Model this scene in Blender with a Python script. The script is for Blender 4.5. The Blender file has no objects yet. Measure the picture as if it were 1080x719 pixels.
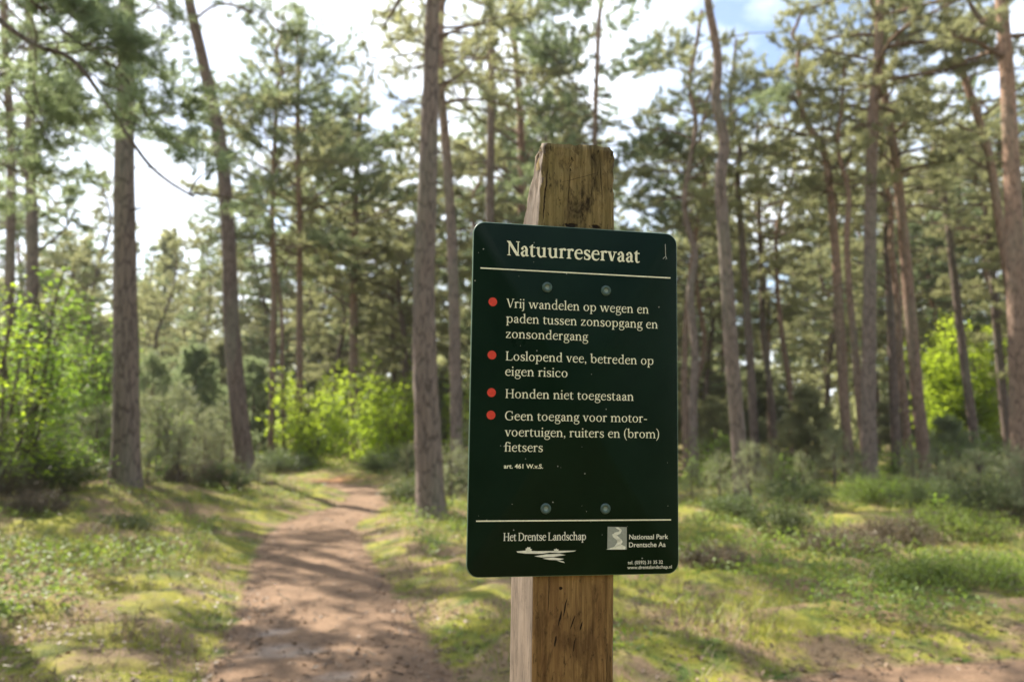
import bpy, math, random
import numpy as np
from mathutils import Vector, Matrix

# ------------------------------------------------------------------ camera, world, sun, exposure
SC = bpy.context.scene
COL = SC.collection
PITCH, ROLL, FPX = 0.10589, 0.01542, 850.0
EYE = Vector((0, 0, 1.25))
_c, _s = math.cos(PITCH), math.sin(PITCH)
FWD = Vector((0, _c, _s))
_R, _U = Vector((1, 0, 0)), Vector((0, -_s, _c))
RIGHT = _R * math.cos(ROLL) + _U * math.sin(ROLL)
UP = _U * math.cos(ROLL) - _R * math.sin(ROLL)
cd = bpy.data.cameras.new('camera')
cd.sensor_width = 36.0
cd.lens = 36.0 * FPX / 1080.0
cd.clip_start, cd.clip_end = 0.05, 3000
cd.dof.use_dof = True
cd.dof.focus_distance = 1.0
cd.dof.aperture_fstop = 5.0
cam = bpy.data.objects.new('camera', cd)
M = Matrix((RIGHT, UP, -FWD)).transposed().to_4x4()
M.translation = EYE
cam.matrix_world = M
COL.objects.link(cam)
SC.camera = cam

SUN_EL, SUN_AZ = math.radians(44), math.radians(-47)      # azimuth from +Y towards +X
world = bpy.data.worlds.new('World')
SC.world = world
world.use_nodes = True
nt = world.node_tree
N, L = nt.nodes, nt.links
bg = N['Background']
sky = N.new('ShaderNodeTexSky')
sky.sky_type = 'NISHITA'
sky.sun_disc = False
sky.sun_elevation = SUN_EL
sky.sun_rotation = SUN_AZ
sky.air_density, sky.dust_density = 1.0, 1.5
tc = N.new('ShaderNodeTexCoord')
sep = N.new('ShaderNodeSeparateXYZ')
L.new(tc.outputs['Generated'], sep.inputs[0])
zz = N.new('ShaderNodeMath'); zz.operation = 'ADD'; zz.inputs[1].default_value = 0.25
L.new(sep.outputs['Z'], zz.inputs[0])
zm = N.new('ShaderNodeMath'); zm.operation = 'MAXIMUM'; zm.inputs[1].default_value = 0.05
L.new(zz.outputs[0], zm.inputs[0])
vd = N.new('ShaderNodeVectorMath'); vd.operation = 'DIVIDE'
cmb = N.new('ShaderNodeCombineXYZ')
for i in range(3): L.new(zm.outputs[0], cmb.inputs[i])
L.new(tc.outputs['Generated'], vd.inputs[0]); L.new(cmb.outputs[0], vd.inputs[1])
cn = N.new('ShaderNodeTexNoise'); cn.inputs['Scale'].default_value = 2.2; cn.inputs['Detail'].default_value = 7
cn.inputs['Roughness'].default_value = 0.55
L.new(vd.outputs[0], cn.inputs['Vector'])
cr = N.new('ShaderNodeValToRGB')
cr.color_ramp.elements[0].position = 0.40; cr.color_ramp.elements[1].position = 0.58
L.new(cn.outputs['Fac'], cr.inputs[0])
mx = N.new('ShaderNodeMix'); mx.data_type = 'RGBA'
L.new(cr.outputs[0], mx.inputs[0])
L.new(sky.outputs[0], mx.inputs[6])
mx.inputs[7].default_value = (7.4, 7.9, 8.6, 1)
L.new(mx.outputs[2], bg.inputs['Color'])
bg.inputs['Strength'].default_value = 0.09

sd = bpy.data.lights.new('sun', 'SUN')
sd.energy = 5.0
sd.angle = math.radians(0.6)
sd.color = (1.0, 0.93, 0.80)
sun = bpy.data.objects.new('sun', sd)
sdir = Vector((math.sin(SUN_AZ) * math.cos(SUN_EL), math.cos(SUN_AZ) * math.cos(SUN_EL), math.sin(SUN_EL)))
sun.rotation_euler = sdir.to_track_quat('Z', 'Y').to_euler()
sun.location = (0, 0, 30)
COL.objects.link(sun)
vs = SC.view_settings
vs.view_transform = 'Standard'; vs.look = 'None'; vs.gamma = 1.0
vs.exposure = 1.55
try: vs.use_curve_mapping = False
except Exception: pass
SC.cycles.use_denoising = True
SC.cycles.max_bounces = 8
SC.cycles.transmission_bounces = 4
SC.cycles.sample_clamp_indirect = 6

# ------------------------------------------------------------------ helpers
rng = np.random.default_rng(7)
random.seed(7)

def px(x, y, Y):
    """point at ground distance Y seen at photo pixel (x, y)"""
    d = FWD + RIGHT * ((x - 540) / FPX) + UP * ((359.5 - y) / FPX)
    return EYE + d * (Y / d.y)

def _hash(i, j, seed):
    v = np.sin(i * 127.1 + j * 311.7 + seed * 74.7) * 43758.5453
    return v - np.floor(v)

def vnoise(x, y, seed=0):
    i, j = np.floor(x), np.floor(y)
    fx, fy = x - i, y - j
    fx = fx * fx * (3 - 2 * fx); fy = fy * fy * (3 - 2 * fy)
    a, b = _hash(i, j, seed), _hash(i + 1, j, seed)
    c, d = _hash(i, j + 1, seed), _hash(i + 1, j + 1, seed)
    return (a * (1 - fx) + b * fx) * (1 - fy) + (c * (1 - fx) + d * fx) * fy

def sstep(a, b, x):
    t = np.clip((x - a) / (b - a), 0, 1)
    return t * t * (3 - 2 * t)

# path centre lines: (x, y, half width)
PATH_A = np.array([(-0.15, -6, .75), (-0.25, 0.0, .72), (-0.5, 2.5, .66), (-0.85, 4.0, .60), (-1.2, 5.45, .56), (-1.72, 7.3, .53), (-2.15, 9.0, .52),
                   (-2.42, 10.5, .46), (-2.36, 12.3, .38), (-2.36, 13.6, .35), (-2.58, 15.0, .34), (-3.10, 16.3, .36), (-3.85, 17.3, .40),
                   (-4.7, 18.4, .45), (-6.2, 19.8, .45), (-9.0, 22, .45), (-14., 25., .45)])
PATH_B = np.array([(-0.6, 2.2, .6), (0.9, 3.1, .66), (2.0, 3.75, .74), (4.0, 4.1, .75), (7.5, 4.3, .7), (13, 4.0, .6), (22, 3, .6)])

def dense(P, n=160):
    t = np.linspace(0, len(P) - 1, n)
    k = np.arange(len(P))
    i = np.clip(np.floor(t).astype(int), 0, len(P) - 2)
    f = (t - i)[:, None]
    p0 = P[np.maximum(i - 1, 0)]; p1 = P[i]; p2 = P[i + 1]; p3 = P[np.minimum(i + 2, len(P) - 1)]
    return 0.5 * ((2 * p1) + (-p0 + p2) * f + (2 * p0 - 5 * p1 + 4 * p2 - p3) * f ** 2 + (-p0 + 3 * p1 - 3 * p2 + p3) * f ** 3)

DA, DB = dense(PATH_A), dense(PATH_B)

def path_dist(x, y):
    """signed: distance to the path edge (negative inside)"""
    sh = x.shape
    x = x.ravel(); y = y.ravel()
    best = np.full(x.shape, 1e9)
    for D in (DA, DB):
        for s in range(0, len(D), 40):
            Q = D[s:s + 40]
            d = np.sqrt((x[:, None] - Q[None, :, 0]) ** 2 + (y[:, None] - Q[None, :, 1]) ** 2) - Q[None, :, 2]
            best = np.minimum(best, d.min(1))
    return best.reshape(sh)

def path_x(y):
    return np.interp(y, DA[:, 1], DA[:, 0])

def height(x, y, pd=None):
    x = np.asarray(x, float); y = np.asarray(y, float)
    if pd is None: pd = path_dist(np.atleast_1d(x), np.atleast_1d(y)).reshape(x.shape)
    off = sstep(0.0, 2.2, pd)
    left = sstep(0.2, 2.6, path_x(y) - x - 0.5)
    h = 0.30 * left * sstep(4.0, 9.0, y) * (1 - sstep(30, 60, y))
    h = h + off * (0.16 * (vnoise(x * .45, y * .45, 1) - .45) + 0.09 * (vnoise(x * 1.3, y * 1.3, 2) - .5))
    h = h + 0.35 * sstep(26, 60, y)
    h = h + 0.08 * sstep(0, .5, pd) - 0.02
    return h

def gh(x, y):
    return float(height(np.array([x]), np.array([y]))[0])

def tag(o, label, cat, group=None, kind=None):
    if label: o['label'] = label
    if cat: o['category'] = cat
    if group: o['group'] = group
    if kind: o['kind'] = kind
    return o

def empty(name, loc, rz=0.0):
    o = bpy.data.objects.new(name, None)
    o.empty_display_size = 0.1
    COL.objects.link(o)
    o.location = loc; o.rotation_euler = (0, 0, rz)
    return o

class MB:
    """collects vertices, faces and a per-vertex tint, then links ONE mesh object"""
    def __init__(s): s.v = []; s.f = []; s.t = []; s.n = 0
    def add(s, v, f, tint=0.5):
        v = np.asarray(v, float).reshape(-1, 3)
        s.v.append(v)
        s.f.append((np.asarray(f, dtype=np.int64) + s.n))
        tt = np.broadcast_to(np.asarray(tint, float), (len(v),)) if np.ndim(tint) == 0 else np.asarray(tint, float)
        s.t.append(tt); s.n += len(v)
    def build(s, name, mat, parent=None, smooth=False):
        me = bpy.data.meshes.new(name)
        V = np.concatenate(s.v) if s.v else np.zeros((0, 3))
        me.vertices.add(len(V)); me.vertices.foreach_set('co', V.astype(np.float32).ravel())
        loops, starts, tot = [], [], 0
        for f in s.f:
            if len(f) == 0: continue
            k = f.shape[1]
            loops.append(f.ravel()); starts.append(tot + np.arange(len(f)) * k); tot += f.size
        if loops:
            Lp = np.concatenate(loops); St = np.concatenate(starts)
            me.loops.add(len(Lp)); me.loops.foreach_set('vertex_index', Lp.astype(np.int32))
            me.polygons.add(len(St)); me.polygons.foreach_set('loop_start', St.astype(np.int32))
        me.update(calc_edges=True); me.validate()
        a = me.attributes.new('tint', 'FLOAT', 'POINT')
        T = np.concatenate(s.t) if s.t else np.zeros(0)
        if len(me.vertices) == len(T): a.data.foreach_set('value', T.astype(np.float32))
        if smooth: me.polygons.foreach_set('use_smooth', np.ones(len(me.polygons), bool))
        me.materials.append(mat)
        o = bpy.data.objects.new(name, me)
        COL.objects.link(o)
        if parent is not None: o.parent = parent
        return o

def tube(mb, pts, rad, sides=6, tint=.5, cap=True, rough=0.0):
    P = np.asarray([tuple(p) for p in pts], float)
    n = len(P)
    rad = np.broadcast_to(np.asarray(rad, float), (n,))
    T = np.gradient(P, axis=0)
    T /= np.linalg.norm(T, axis=1)[:, None] + 1e-9
    ref = np.array([0, 1.0, 0.01]) if abs(T[:, 2]).mean() > .6 else np.array([0, 0, 1.0])
    A = np.cross(T, ref); A /= np.linalg.norm(A, axis=1)[:, None] + 1e-9
    B = np.cross(T, A)
    ang = np.arange(sides) / sides * 2 * math.pi
    rr = rad[:, None] * (1 + (rng.normal(0, rough, (n, sides)) if rough else 0))
    V = P[:, None, :] + rr[..., None] * (A[:, None, :] * np.cos(ang)[None, :, None] + B[:, None, :] * np.sin(ang)[None, :, None])
    i = np.arange(n - 1)[:, None] * sides; j = np.arange(sides)[None, :]; j2 = (j + 1) % sides
    F = np.stack([i + j, i + sides + j, i + sides + j2, i + j2], -1).reshape(-1, 4)
    mb.add(V.reshape(-1, 3), F, tint)
    if cap:
        top = (n - 1) * sides
        c = P[-1] + T[-1] * rad[-1] * .6
        mb.add(np.vstack([V[-1], c[None]]), np.array([[k, sides, (k + 1) % sides] for k in range(sides)]), tint)

def norm(a): return a / (np.linalg.norm(a, axis=-1, keepdims=True) + 1e-9)

def needles(mb, tips, per=12, length=.11, width=.006, spread=.75):
    """tips: list of (p, d, tint)"""
    if not tips: return
    P = np.array([t[0] for t in tips], float); D = norm(np.array([t[1] for t in tips], float)); T = np.array([t[2] for t in tips], float)
    n = len(P)
    P = np.repeat(P, per, 0); D = np.repeat(D, per, 0); T = np.repeat(T, per)
    m = n * per
    dirs = norm(D + rng.normal(0, spread, (m, 3)))
    base = P - D * (rng.random((m, 1)) * length * .9) + rng.normal(0, length * .10, (m, 3))
    ln = length * (.65 + .6 * rng.random((m, 1)))
    perp = norm(np.cross(dirs, rng.normal(0, 1, (m, 3)))) * width * (.7 + .6 * rng.random((m, 1)))
    V = np.stack([base - perp, base + perp, base + dirs * ln], 1).reshape(-1, 3)
    F = np.arange(m * 3).reshape(-1, 3)
    mb.add(V, F, np.repeat(np.clip(T + rng.normal(0, .12, m), 0, 1), 3))

def leaves(mb, tips, per=3, size=.06, flat=.45, scatter=.06):
    if not tips: return
    P = np.array([t[0] for t in tips], float); D = norm(np.array([t[1] for t in tips], float)); T = np.array([t[2] for t in tips], float)
    P = np.repeat(P, per, 0); D = np.repeat(D, per, 0); T = np.repeat(T, per)
    m = len(P)
    side = rng.normal(0, 1, (m, 3)); side[:, 2] *= .35
    ax = norm(D + side * .9); ax[:, 2] -= .12
    ax = norm(ax)
    nrm = norm(np.stack([rng.normal(0, flat, m), rng.normal(0, flat, m), np.ones(m)], 1))
    w = norm(np.cross(nrm, ax))
    s = size * (.6 + .7 * rng.random((m, 1)))
    b = P + rng.normal(0, scatter, (m, 3))
    up = np.cross(ax, w) * s * .10
    V = np.stack([b, b + ax * s * .45 + w * s * .32 + up, b + ax * s, b + ax * s * .45 - w * s * .32 + up], 1).reshape(-1, 3)
    k = np.arange(m)[:, None] * 4
    F = np.concatenate([k + [0, 1, 2], k + [0, 2, 3]], 0)
    mb.add(V, F, np.repeat(np.clip(T + rng.normal(0, .15, m), 0, 1), 4))

# ------------------------------------------------------------------ materials
def newmat(name):
    m = bpy.data.materials.new(name); m.use_nodes = True
    nt = m.node_tree
    return m, nt, nt.nodes, nt.links, nt.nodes['Principled BSDF']

def noise(N, L, vec, scale, detail=4, rough=.55, dist=0.0):
    n = N.new('ShaderNodeTexNoise'); n.inputs['Scale'].default_value = scale
    n.inputs['Detail'].default_value = detail; n.inputs['Roughness'].default_value = rough
    n.inputs['Distortion'].default_value = dist
    if vec is not None: L.new(vec, n.inputs['Vector'])
    return n.outputs['Fac']

def ramp(N, L, fac, *stops):
    r = N.new('ShaderNodeValToRGB')
    e = r.color_ramp.elements
    while len(e) < len(stops): e.new(0.5)
    for k, (p, c) in enumerate(stops):
        e[k].position = p
        e[k].color = (c, c, c, 1) if isinstance(c, (int, float)) else (*c, 1)
    L.new(fac, r.inputs[0])
    return r.outputs[0]

def mix(N, L, fac, a, b, mode='MIX'):
    m = N.new('ShaderNodeMix'); m.data_type = 'RGBA'; m.blend_type = mode
    for s, v in ((0, fac), (6, a), (7, b)):
        if hasattr(v, 'links') or hasattr(v, 'is_linked'): L.new(v, m.inputs[s])
        elif s == 0: m.inputs[0].default_value = v
        else: m.inputs[s].default_value = (*v, 1)
    return m.outputs[2]

def mapping(N, L, scale=(1, 1, 1), space='Object'):
    t = N.new('ShaderNodeTexCoord'); m = N.new('ShaderNodeMapping')
    m.inputs['Scale'].default_value = scale
    L.new(t.outputs[space], m.inputs[0])
    return m.outputs[0]

def attr(N, name):
    a = N.new('ShaderNodeAttribute'); a.attribute_name = name
    return a.outputs['Fac']

def bump(N, L, h, strength, dist, bsdf):
    b = N.new('ShaderNodeBump'); b.inputs['Strength'].default_value = strength; b.inputs['Distance'].default_value = dist
    L.new(h, b.inputs['Height']); L.new(b.outputs[0], bsdf.inputs['Normal'])

def foliage_mat(name, dark, light, trans, tfac=.45, rough=.55):
    m, nt, N, L, bs = newmat(name)
    t = attr(N, 'tint')
    col = mix(N, L, t, dark, light)
    oi = N.new('ShaderNodeObjectInfo')
    hs = N.new('ShaderNodeHueSaturation')
    mr = N.new('ShaderNodeMapRange'); L.new(oi.outputs['Random'], mr.inputs[0])
    mr.inputs[3].default_value = .8; mr.inputs[4].default_value = 1.2
    L.new(mr.outputs[0], hs.inputs['Value'])
    mr2 = N.new('ShaderNodeMapRange'); L.new(oi.outputs['Random'], mr2.inputs[0])
    mr2.inputs[3].default_value = .488; mr2.inputs[4].default_value = .507
    L.new(mr2.outputs[0], hs.inputs['Hue'])
    L.new(col, hs.inputs['Color'])
    L.new(hs.outputs[0], bs.inputs['Base Color'])
    bs.inputs['Roughness'].default_value = rough
    bs.inputs['Specular IOR Level'].default_value = .35
    tr = N.new('ShaderNodeBsdfTranslucent')
    tcol = mix(N, L, .5, hs.outputs[0], trans)
    L.new(tcol, tr.inputs['Color'])
    ms = N.new('ShaderNodeMixShader'); ms.inputs[0].default_value = tfac
    L.new(bs.outputs[0], ms.inputs[1]); L.new(tr.outputs[0], ms.inputs[2])
    L.new(ms.outputs[0], N['Material Output'].inputs['Surface'])
    return m

MAT = {}
MAT['needle_olive'] = foliage_mat('needle_olive', (.120, .134, .064), (.265, .265, .135), (.52, .53, .24), .60)
MAT['needle_green'] = foliage_mat('needle_green', (.082, .118, .064), (.195, .228, .125), (.38, .46, .20), .57)
MAT['needle_pale'] = foliage_mat('needle_pale', (.120, .140, .075), (.250, .270, .150), (.36, .38, .16), .45)
MAT['leaf_bright'] = foliage_mat('leaf_bright', (.105, .195, .014), (.320, .420, .030), (.64, .82, .06), .66)
MAT['leaf_green'] = foliage_mat('leaf_green', (.085, .165, .022), (.200, .310, .036), (.48, .70, .06), .58)
MAT['leaf_dark'] = foliage_mat('leaf_dark', (.045, .066, .022), (.095, .125, .040), (.18, .24, .06), .42)
MAT['leaf_moss'] = foliage_mat('leaf_moss', (.080, .130, .026), (.190, .250, .048), (.30, .42, .05), .45)
MAT['heather'] = foliage_mat('heather', (.085, .068, .040), (.190, .150, .090), (.17, .12, .08), .25)
MAT['grass'] = foliage_mat('grass', (.085, .130, .022), (.300, .290, .062), (.34, .38, .05), .42)
MAT['dry_grass'] = foliage_mat('dry_grass', (.20, .16, .085), (.38, .30, .17), (.3, .25, .12), .3)
MAT['litter'] = foliage_mat('litter', (.09, .052, .028), (.21, .145, .088), (.2, .12, .06), .15)

def bark_mat(name, low_a, low_b, up_a, up_b, z0, z1):
    m, nt, N, L, bs = newmat(name)
    v = mapping(N, L, (1, 1, .22))
    vor = N.new('ShaderNodeTexVoronoi'); vor.feature = 'DISTANCE_TO_EDGE'; vor.inputs['Scale'].default_value = 16
    nz = N.new('ShaderNodeTexNoise'); nz.inputs['Scale'].default_value = 6; nz.inputs['Detail'].default_value = 4
    L.new(v, nz.inputs['Vector'])
    vm = N.new('ShaderNodeVectorMath'); vm.operation = 'ADD'
    sc = N.new('ShaderNodeVectorMath'); sc.operation = 'SCALE'; sc.inputs['Scale'].default_value = .12
    L.new(nz.outputs['Color'], sc.inputs[0]); L.new(v, vm.inputs[0]); L.new(sc.outputs[0], vm.inputs[1])
    L.new(vm.outputs[0], vor.inputs['Vector'])
    fine = noise(N, L, v, 45, 6, .65)
    big = noise(N, L, mapping(N, L, (1, 1, .5)), 3.0, 4)
    plates = ramp(N, L, vor.outputs['Distance'], (.0, .25), (.10, 1.0))
    lo = mix(N, L, fine, low_a, low_b)
    up = mix(N, L, fine, up_a, up_b)
    geo = N.new('ShaderNodeNewGeometry'); sp = N.new('ShaderNodeSeparateXYZ')
    L.new(geo.outputs['Position'], sp.inputs[0])
    zr = N.new('ShaderNodeMapRange'); zr.inputs[1].default_value = z0; zr.inputs[2].default_value = z1
    L.new(sp.outputs['Z'], zr.inputs[0])
    ad = N.new('ShaderNodeMath'); ad.operation = 'MULTIPLY_ADD'; ad.inputs[1].default_value = .7; ad.inputs[2].default_value = -.35
    L.new(big, ad.inputs[0])
    a2 = N.new('ShaderNodeMath'); a2.operation = 'ADD'; a2.use_clamp = True
    L.new(zr.outputs[0], a2.inputs[0]); L.new(ad.outputs[0], a2.inputs[1])
    col = mix(N, L, a2.outputs[0], lo, up)
    col = mix(N, L, .85, col, plates, 'MULTIPLY')
    # grey green lichen film in patches
    lich = ramp(N, L, noise(N, L, v, 2.2, 5), (.5, 0.0), (.68, .45))
    col = mix(N, L, lich, col, (.17, .17, .12))
    L.new(col, bs.inputs['Base Color'])
    bs.inputs['Roughness'].default_value = .9
    bs.inputs['Specular IOR Level'].default_value = .2
    bump(N, L, plates, .7, .02, bs)
    return m

MAT['bark_grey'] = bark_mat('bark_grey', (.115, .085, .070), (.24, .185, .155), (.19, .115, .075), (.33, .21, .145), 5.5, 11)
MAT['bark_orange'] = bark_mat('bark_orange', (.135, .088, .064), (.27, .185, .138), (.24, .140, .092), (.37, .235, .165), 3.5, 8)
MAT['bark_dark'] = bark_mat('bark_dark', (.085, .062, .052), (.19, .140, .115), (.14, .090, .064), (.26, .170, .12), 6, 12)
MAT['twig'] = bark_mat('twig', (.080, .060, .048), (.15, .115, .09), (.13, .080, .055), (.22, .14, .095), 4, 9)

def ground_mat():
    m, nt, N, L, bs = newmat('forest_floor')
    v = mapping(N, L)
    big = noise(N, L, v, .55, 5, .6)
    mid = noise(N, L, v, 1.7, 6, .62, .4)
    mid2 = noise(N, L, mapping(N, L, (1, 1, 1.7)), 3.1, 5, .6)
    fine = noise(N, L, v, 22, 6, .7)
    vf = noise(N, L, v, 90, 4, .7)
    moss = mix(N, L, ramp(N, L, mid2, (.38, 0.0), (.58, 1.0)), (.075, .110, .026), (.285, .265, .045))
    litter = mix(N, L, fine, (.13, .085, .050), (.32, .225, .135))
    col = mix(N, L, ramp(N, L, mid, (.46, 0.0), (.56, 1.0)), moss, litter)
    col = mix(N, L, ramp(N, L, big, (.52, 0.0), (.66, .75)), col, (.10, .075, .045))
    dirt = mix(N, L, fine, (.160, .096, .058), (.345, .228, .146))
    dirt = mix(N, L, ramp(N, L, mid2, (.42, 0.0), (.62, .55)), dirt, (.125, .080, .052))
    pm = attr(N, 'pathm')
    ad = N.new('ShaderNodeMath'); ad.operation = 'ADD'
    k = N.new('ShaderNodeMath'); k.operation = 'MULTIPLY_ADD'; k.inputs[1].default_value = .9; k.inputs[2].default_value = -.45
    L.new(mid2, k.inputs[0]); L.new(pm, ad.inputs[0]); L.new(k.outputs[0], ad.inputs[1])
    col = mix(N, L, ramp(N, L, ad.outputs[0], (.40, 0.0), (.62, 1.0)), col, dirt)
    pale = attr(N, 'pale')
    pa = N.new('ShaderNodeMath'); pa.operation = 'MULTIPLY'; L.new(pale, pa.inputs[0])
    L.new(ramp(N, L, mid2, (.35, .2), (.55, 1.0)), pa.inputs[1])
    col = mix(N, L, pa.outputs[0], col, (.46, .41, .37))
    lit = attr(N, 'litterm')
    col = mix(N, L, lit, col, mix(N, L, fine, (.16, .07, .03), (.34, .16, .08)))
    col = mix(N, L, .75, col, ramp(N, L, vf, (.3, .45), (.7, 1.35)), 'MULTIPLY')
    L.new(col, bs.inputs['Base Color'])
    bs.inputs['Roughness'].default_value = .95
    bs.inputs['Specular IOR Level'].default_value = .15
    hsum = N.new('ShaderNodeMath'); hsum.operation = 'ADD'
    L.new(fine, hsum.inputs[0]); L.new(vf, hsum.inputs[1])
    bump(N, L, hsum.outputs[0], .6, .03, bs)
    return m
MAT['ground'] = ground_mat()

# ------------------------------------------------------------------ ground and paths
def axis(lo, hi, step, far):
    core = np.arange(lo, hi + 1e-6, step)
    out_ = []
    d, p = step, hi
    while p < far:
        d *= 1.22; p += d; out_.append(p)
    inn = []
    d, p = step, lo
    while p > -far:
        d *= 1.22; p -= d; inn.append(p)
    return np.concatenate([inn[::-1], core, out_])

def ground_attrs(me, X, Y, pd):
    pm = 1 - sstep(-.25, .30, pd)
    pale = np.zeros_like(X)
    for (ax, ay, rx, ry) in PALE:
        pale = np.maximum(pale, np.exp(-(((X - ax) / rx) ** 2 + ((Y - ay) / ry) ** 2) ** 1.5))
    lm = np.exp(-(((X + 4.15) / .9) ** 2 + ((Y - 18.2) / .5) ** 2)) + .0 * X
    for nme, val in (('pathm', pm), ('pale', pale), ('litterm', np.clip(lm * 1.2, 0, 1))):
        a = me.attributes.new(nme, 'FLOAT', 'POINT')
        a.data.foreach_set('value', val.astype(np.float32).ravel())

def on_ground(x, y):
    """ground point under photo pixel"""
    d = FWD + RIGHT * ((x - 540) / FPX) + UP * ((359.5 - y) / FPX)
    t = -EYE.z / d.z
    return EYE + d * t
PALE = []
for (x, y, rx, ry) in ((284, 663, .11, .05), (305, 684, .16, .07), (280, 690, .10, .04), (355, 712, .10, .04)):
    g = on_ground(x, y); PALE.append((g.x, g.y, rx, ry))

def make_ground():
    xs = axis(-11, 11, .11, 900); ys = axis(1.6, 22, .11, 900)
    X, Y = np.meshgrid(xs, ys)
    pd = path_dist(X, Y)
    Z = height(X, Y, pd)
    near = (np.abs(X) < 12) & (Y > 1) & (Y < 24)
    off = sstep(0, .7, pd)
    Z = Z + near * off * (.10 * (vnoise(X * 2.6, Y * 2.6, 5) - .5) + .05 * (vnoise(X * 9, Y * 9, 6) - .5))
    Z = Z + near * (1 - off) * .018 * (vnoise(X * 5, Y * 5, 8) - .5)
    ny, nx = X.shape
    mb = MB()
    i = np.arange(ny - 1)[:, None] * nx + np.arange(nx - 1)[None, :]
    F = np.stack([i, i + 1, i + nx + 1, i + nx], -1).reshape(-1, 4)
    mb.add(np.stack([X, Y, Z], -1).reshape(-1, 3), F)
    o = mb.build('ground', MAT['ground'], smooth=True)
    ground_attrs(o.data, X.ravel(), Y.ravel(), pd.ravel())
    o['kind'] = 'structure'
make_ground()

def make_path(name, D, rag, lift):
    mb = MB()
    nw = 15
    seg = np.diff(D[:, :2], axis=0)
    s = np.concatenate([[0], np.cumsum(np.linalg.norm(seg, axis=1))])
    n = int(s[-1] / .12)
    t = np.linspace(0, s[-1], n)
    P = np.stack([np.interp(t, s, D[:, k]) for k in range(3)], 1)
    T = norm(np.gradient(P[:, :2], axis=0)); Nn = np.stack([-T[:, 1], T[:, 0]], 1)
    u = np.linspace(-1, 1, nw)
    lw = P[:, 2] * (1 + .22 * (vnoise(t * 1.1, t * 0, rag) - .5) + .15 * (vnoise(t * 4, t * 0, rag + 1) - .5))
    rw = P[:, 2] * (1 + .22 * (vnoise(t * 1.1, t * 0, rag + 2) - .5) + .15 * (vnoise(t * 4, t * 0, rag + 3) - .5))
    W = np.where(u[None, :] < 0, rw[:, None], lw[:, None]) * u[None, :]
    X = P[:, 0][:, None] + Nn[:, 0][:, None] * W; Y = P[:, 1][:, None] + Nn[:, 1][:, None] * W
    pd = path_dist(X, Y)
    Z = height(X, Y, pd) + .018 * (vnoise(X * 5, Y * 5, 8) - .5) + lift - .03 * np.abs(u[None, :]) ** 6
    i = np.arange(n - 1)[:, None] * nw + np.arange(nw - 1)[None, :]
    F = np.stack([i, i + nw, i + nw + 1, i + 1], -1).reshape(-1, 4)[:, ::-1]
    mb.add(np.stack([X, Y, Z], -1).reshape(-1, 3), F)
    o = mb.build(name, MAT['ground'], smooth=True)
    ground_attrs(o.data, X.ravel(), Y.ravel(), pd.ravel())
    o['kind'] = 'structure'
make_path('path', DA, 20, .014)
make_path('side_path', DB, 30, .022)

# ------------------------------------------------------------------ the sign on its post
YAW = 0.18916
SIGN_C = Vector((0.08096, 1.0, EYE.z + 0.03682))
SW, SH = 0.2663, 0.4298
SX = Vector((math.cos(YAW), math.sin(YAW), 0)); SN = Vector((math.sin(YAW), -math.cos(YAW), 0))

def on_sign(x, y, off=0.0):
    """local (u, v) on the sign's plane (off metres behind its face) of a photo pixel"""
    d = FWD + RIGHT * ((x - 540) / FPX) + UP * ((359.5 - y) / FPX)
    c = SIGN_C - SN * off
    t = (c - EYE).dot(SN) / d.dot(SN)
    p = EYE + d * t - c
    return p.dot(SX), p.z

def paint(name, col, rough=.45):
    m, nt, N, L, bs = newmat(name)
    v = mapping(N, L)
    n = noise(N, L, v, 260, 5, .6)
    c = mix(N, L, .35, col, ramp(N, L, n, (.3, .55), (.7, 1.25)), 'MULTIPLY')
    L.new(c, bs.inputs['Base Color']); bs.inputs['Roughness'].default_value = rough
    return m
MAT['cream'] = paint('cream_lettering', (.88, .86, .66), .6)
MAT['white'] = paint('white_lettering', (.80, .79, .68), .6)
MAT['red'] = paint('red_dot', (.68, .045, .022), .5)
MAT['grey_emblem'] = paint('grey_emblem', (.30, .32, .28), .6)
MAT['screw'] = paint('screw_cap', (.050, .095, .088), .4)
MAT['screw_in'] = paint('screw_recess', (.20, .26, .23), .35)
MAT['speck'] = paint('pale_speck', (.35, .36, .32), .7)

def panel_mat():
    m, nt, N, L, bs = newmat('green_enamel')
    v = mapping(N, L)
    grime = noise(N, L, v, 9, 6, .65)
    fine = noise(N, L, v, 120, 4, .6)
    c = mix(N, L, ramp(N, L, grime, (.35, 0.0), (.7, 1.0)), (.0024, .0120, .0062), (.0050, .0180, .0098))
    dust = ramp(N, L, fine, (.66, 0.0), (.80, .25))
    c = mix(N, L, dust, c, (.03, .045, .035))
    L.new(c, bs.inputs['Base Color'])
    L.new(ramp(N, L, grime, (.3, .26), (.7, .42)), bs.inputs['Roughness'])
    bs.inputs['Specular IOR Level'].default_value = .09
    return m
MAT['panel'] = panel_mat()
def edge_mat():
    m, nt, N, L, bs = newmat('panel_edge')
    bs.inputs['Base Color'].default_value = (.10, .17, .12, 1); bs.inputs['Roughness'].default_value = .5
    return m
MAT['panel_edge'] = edge_mat()

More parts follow.
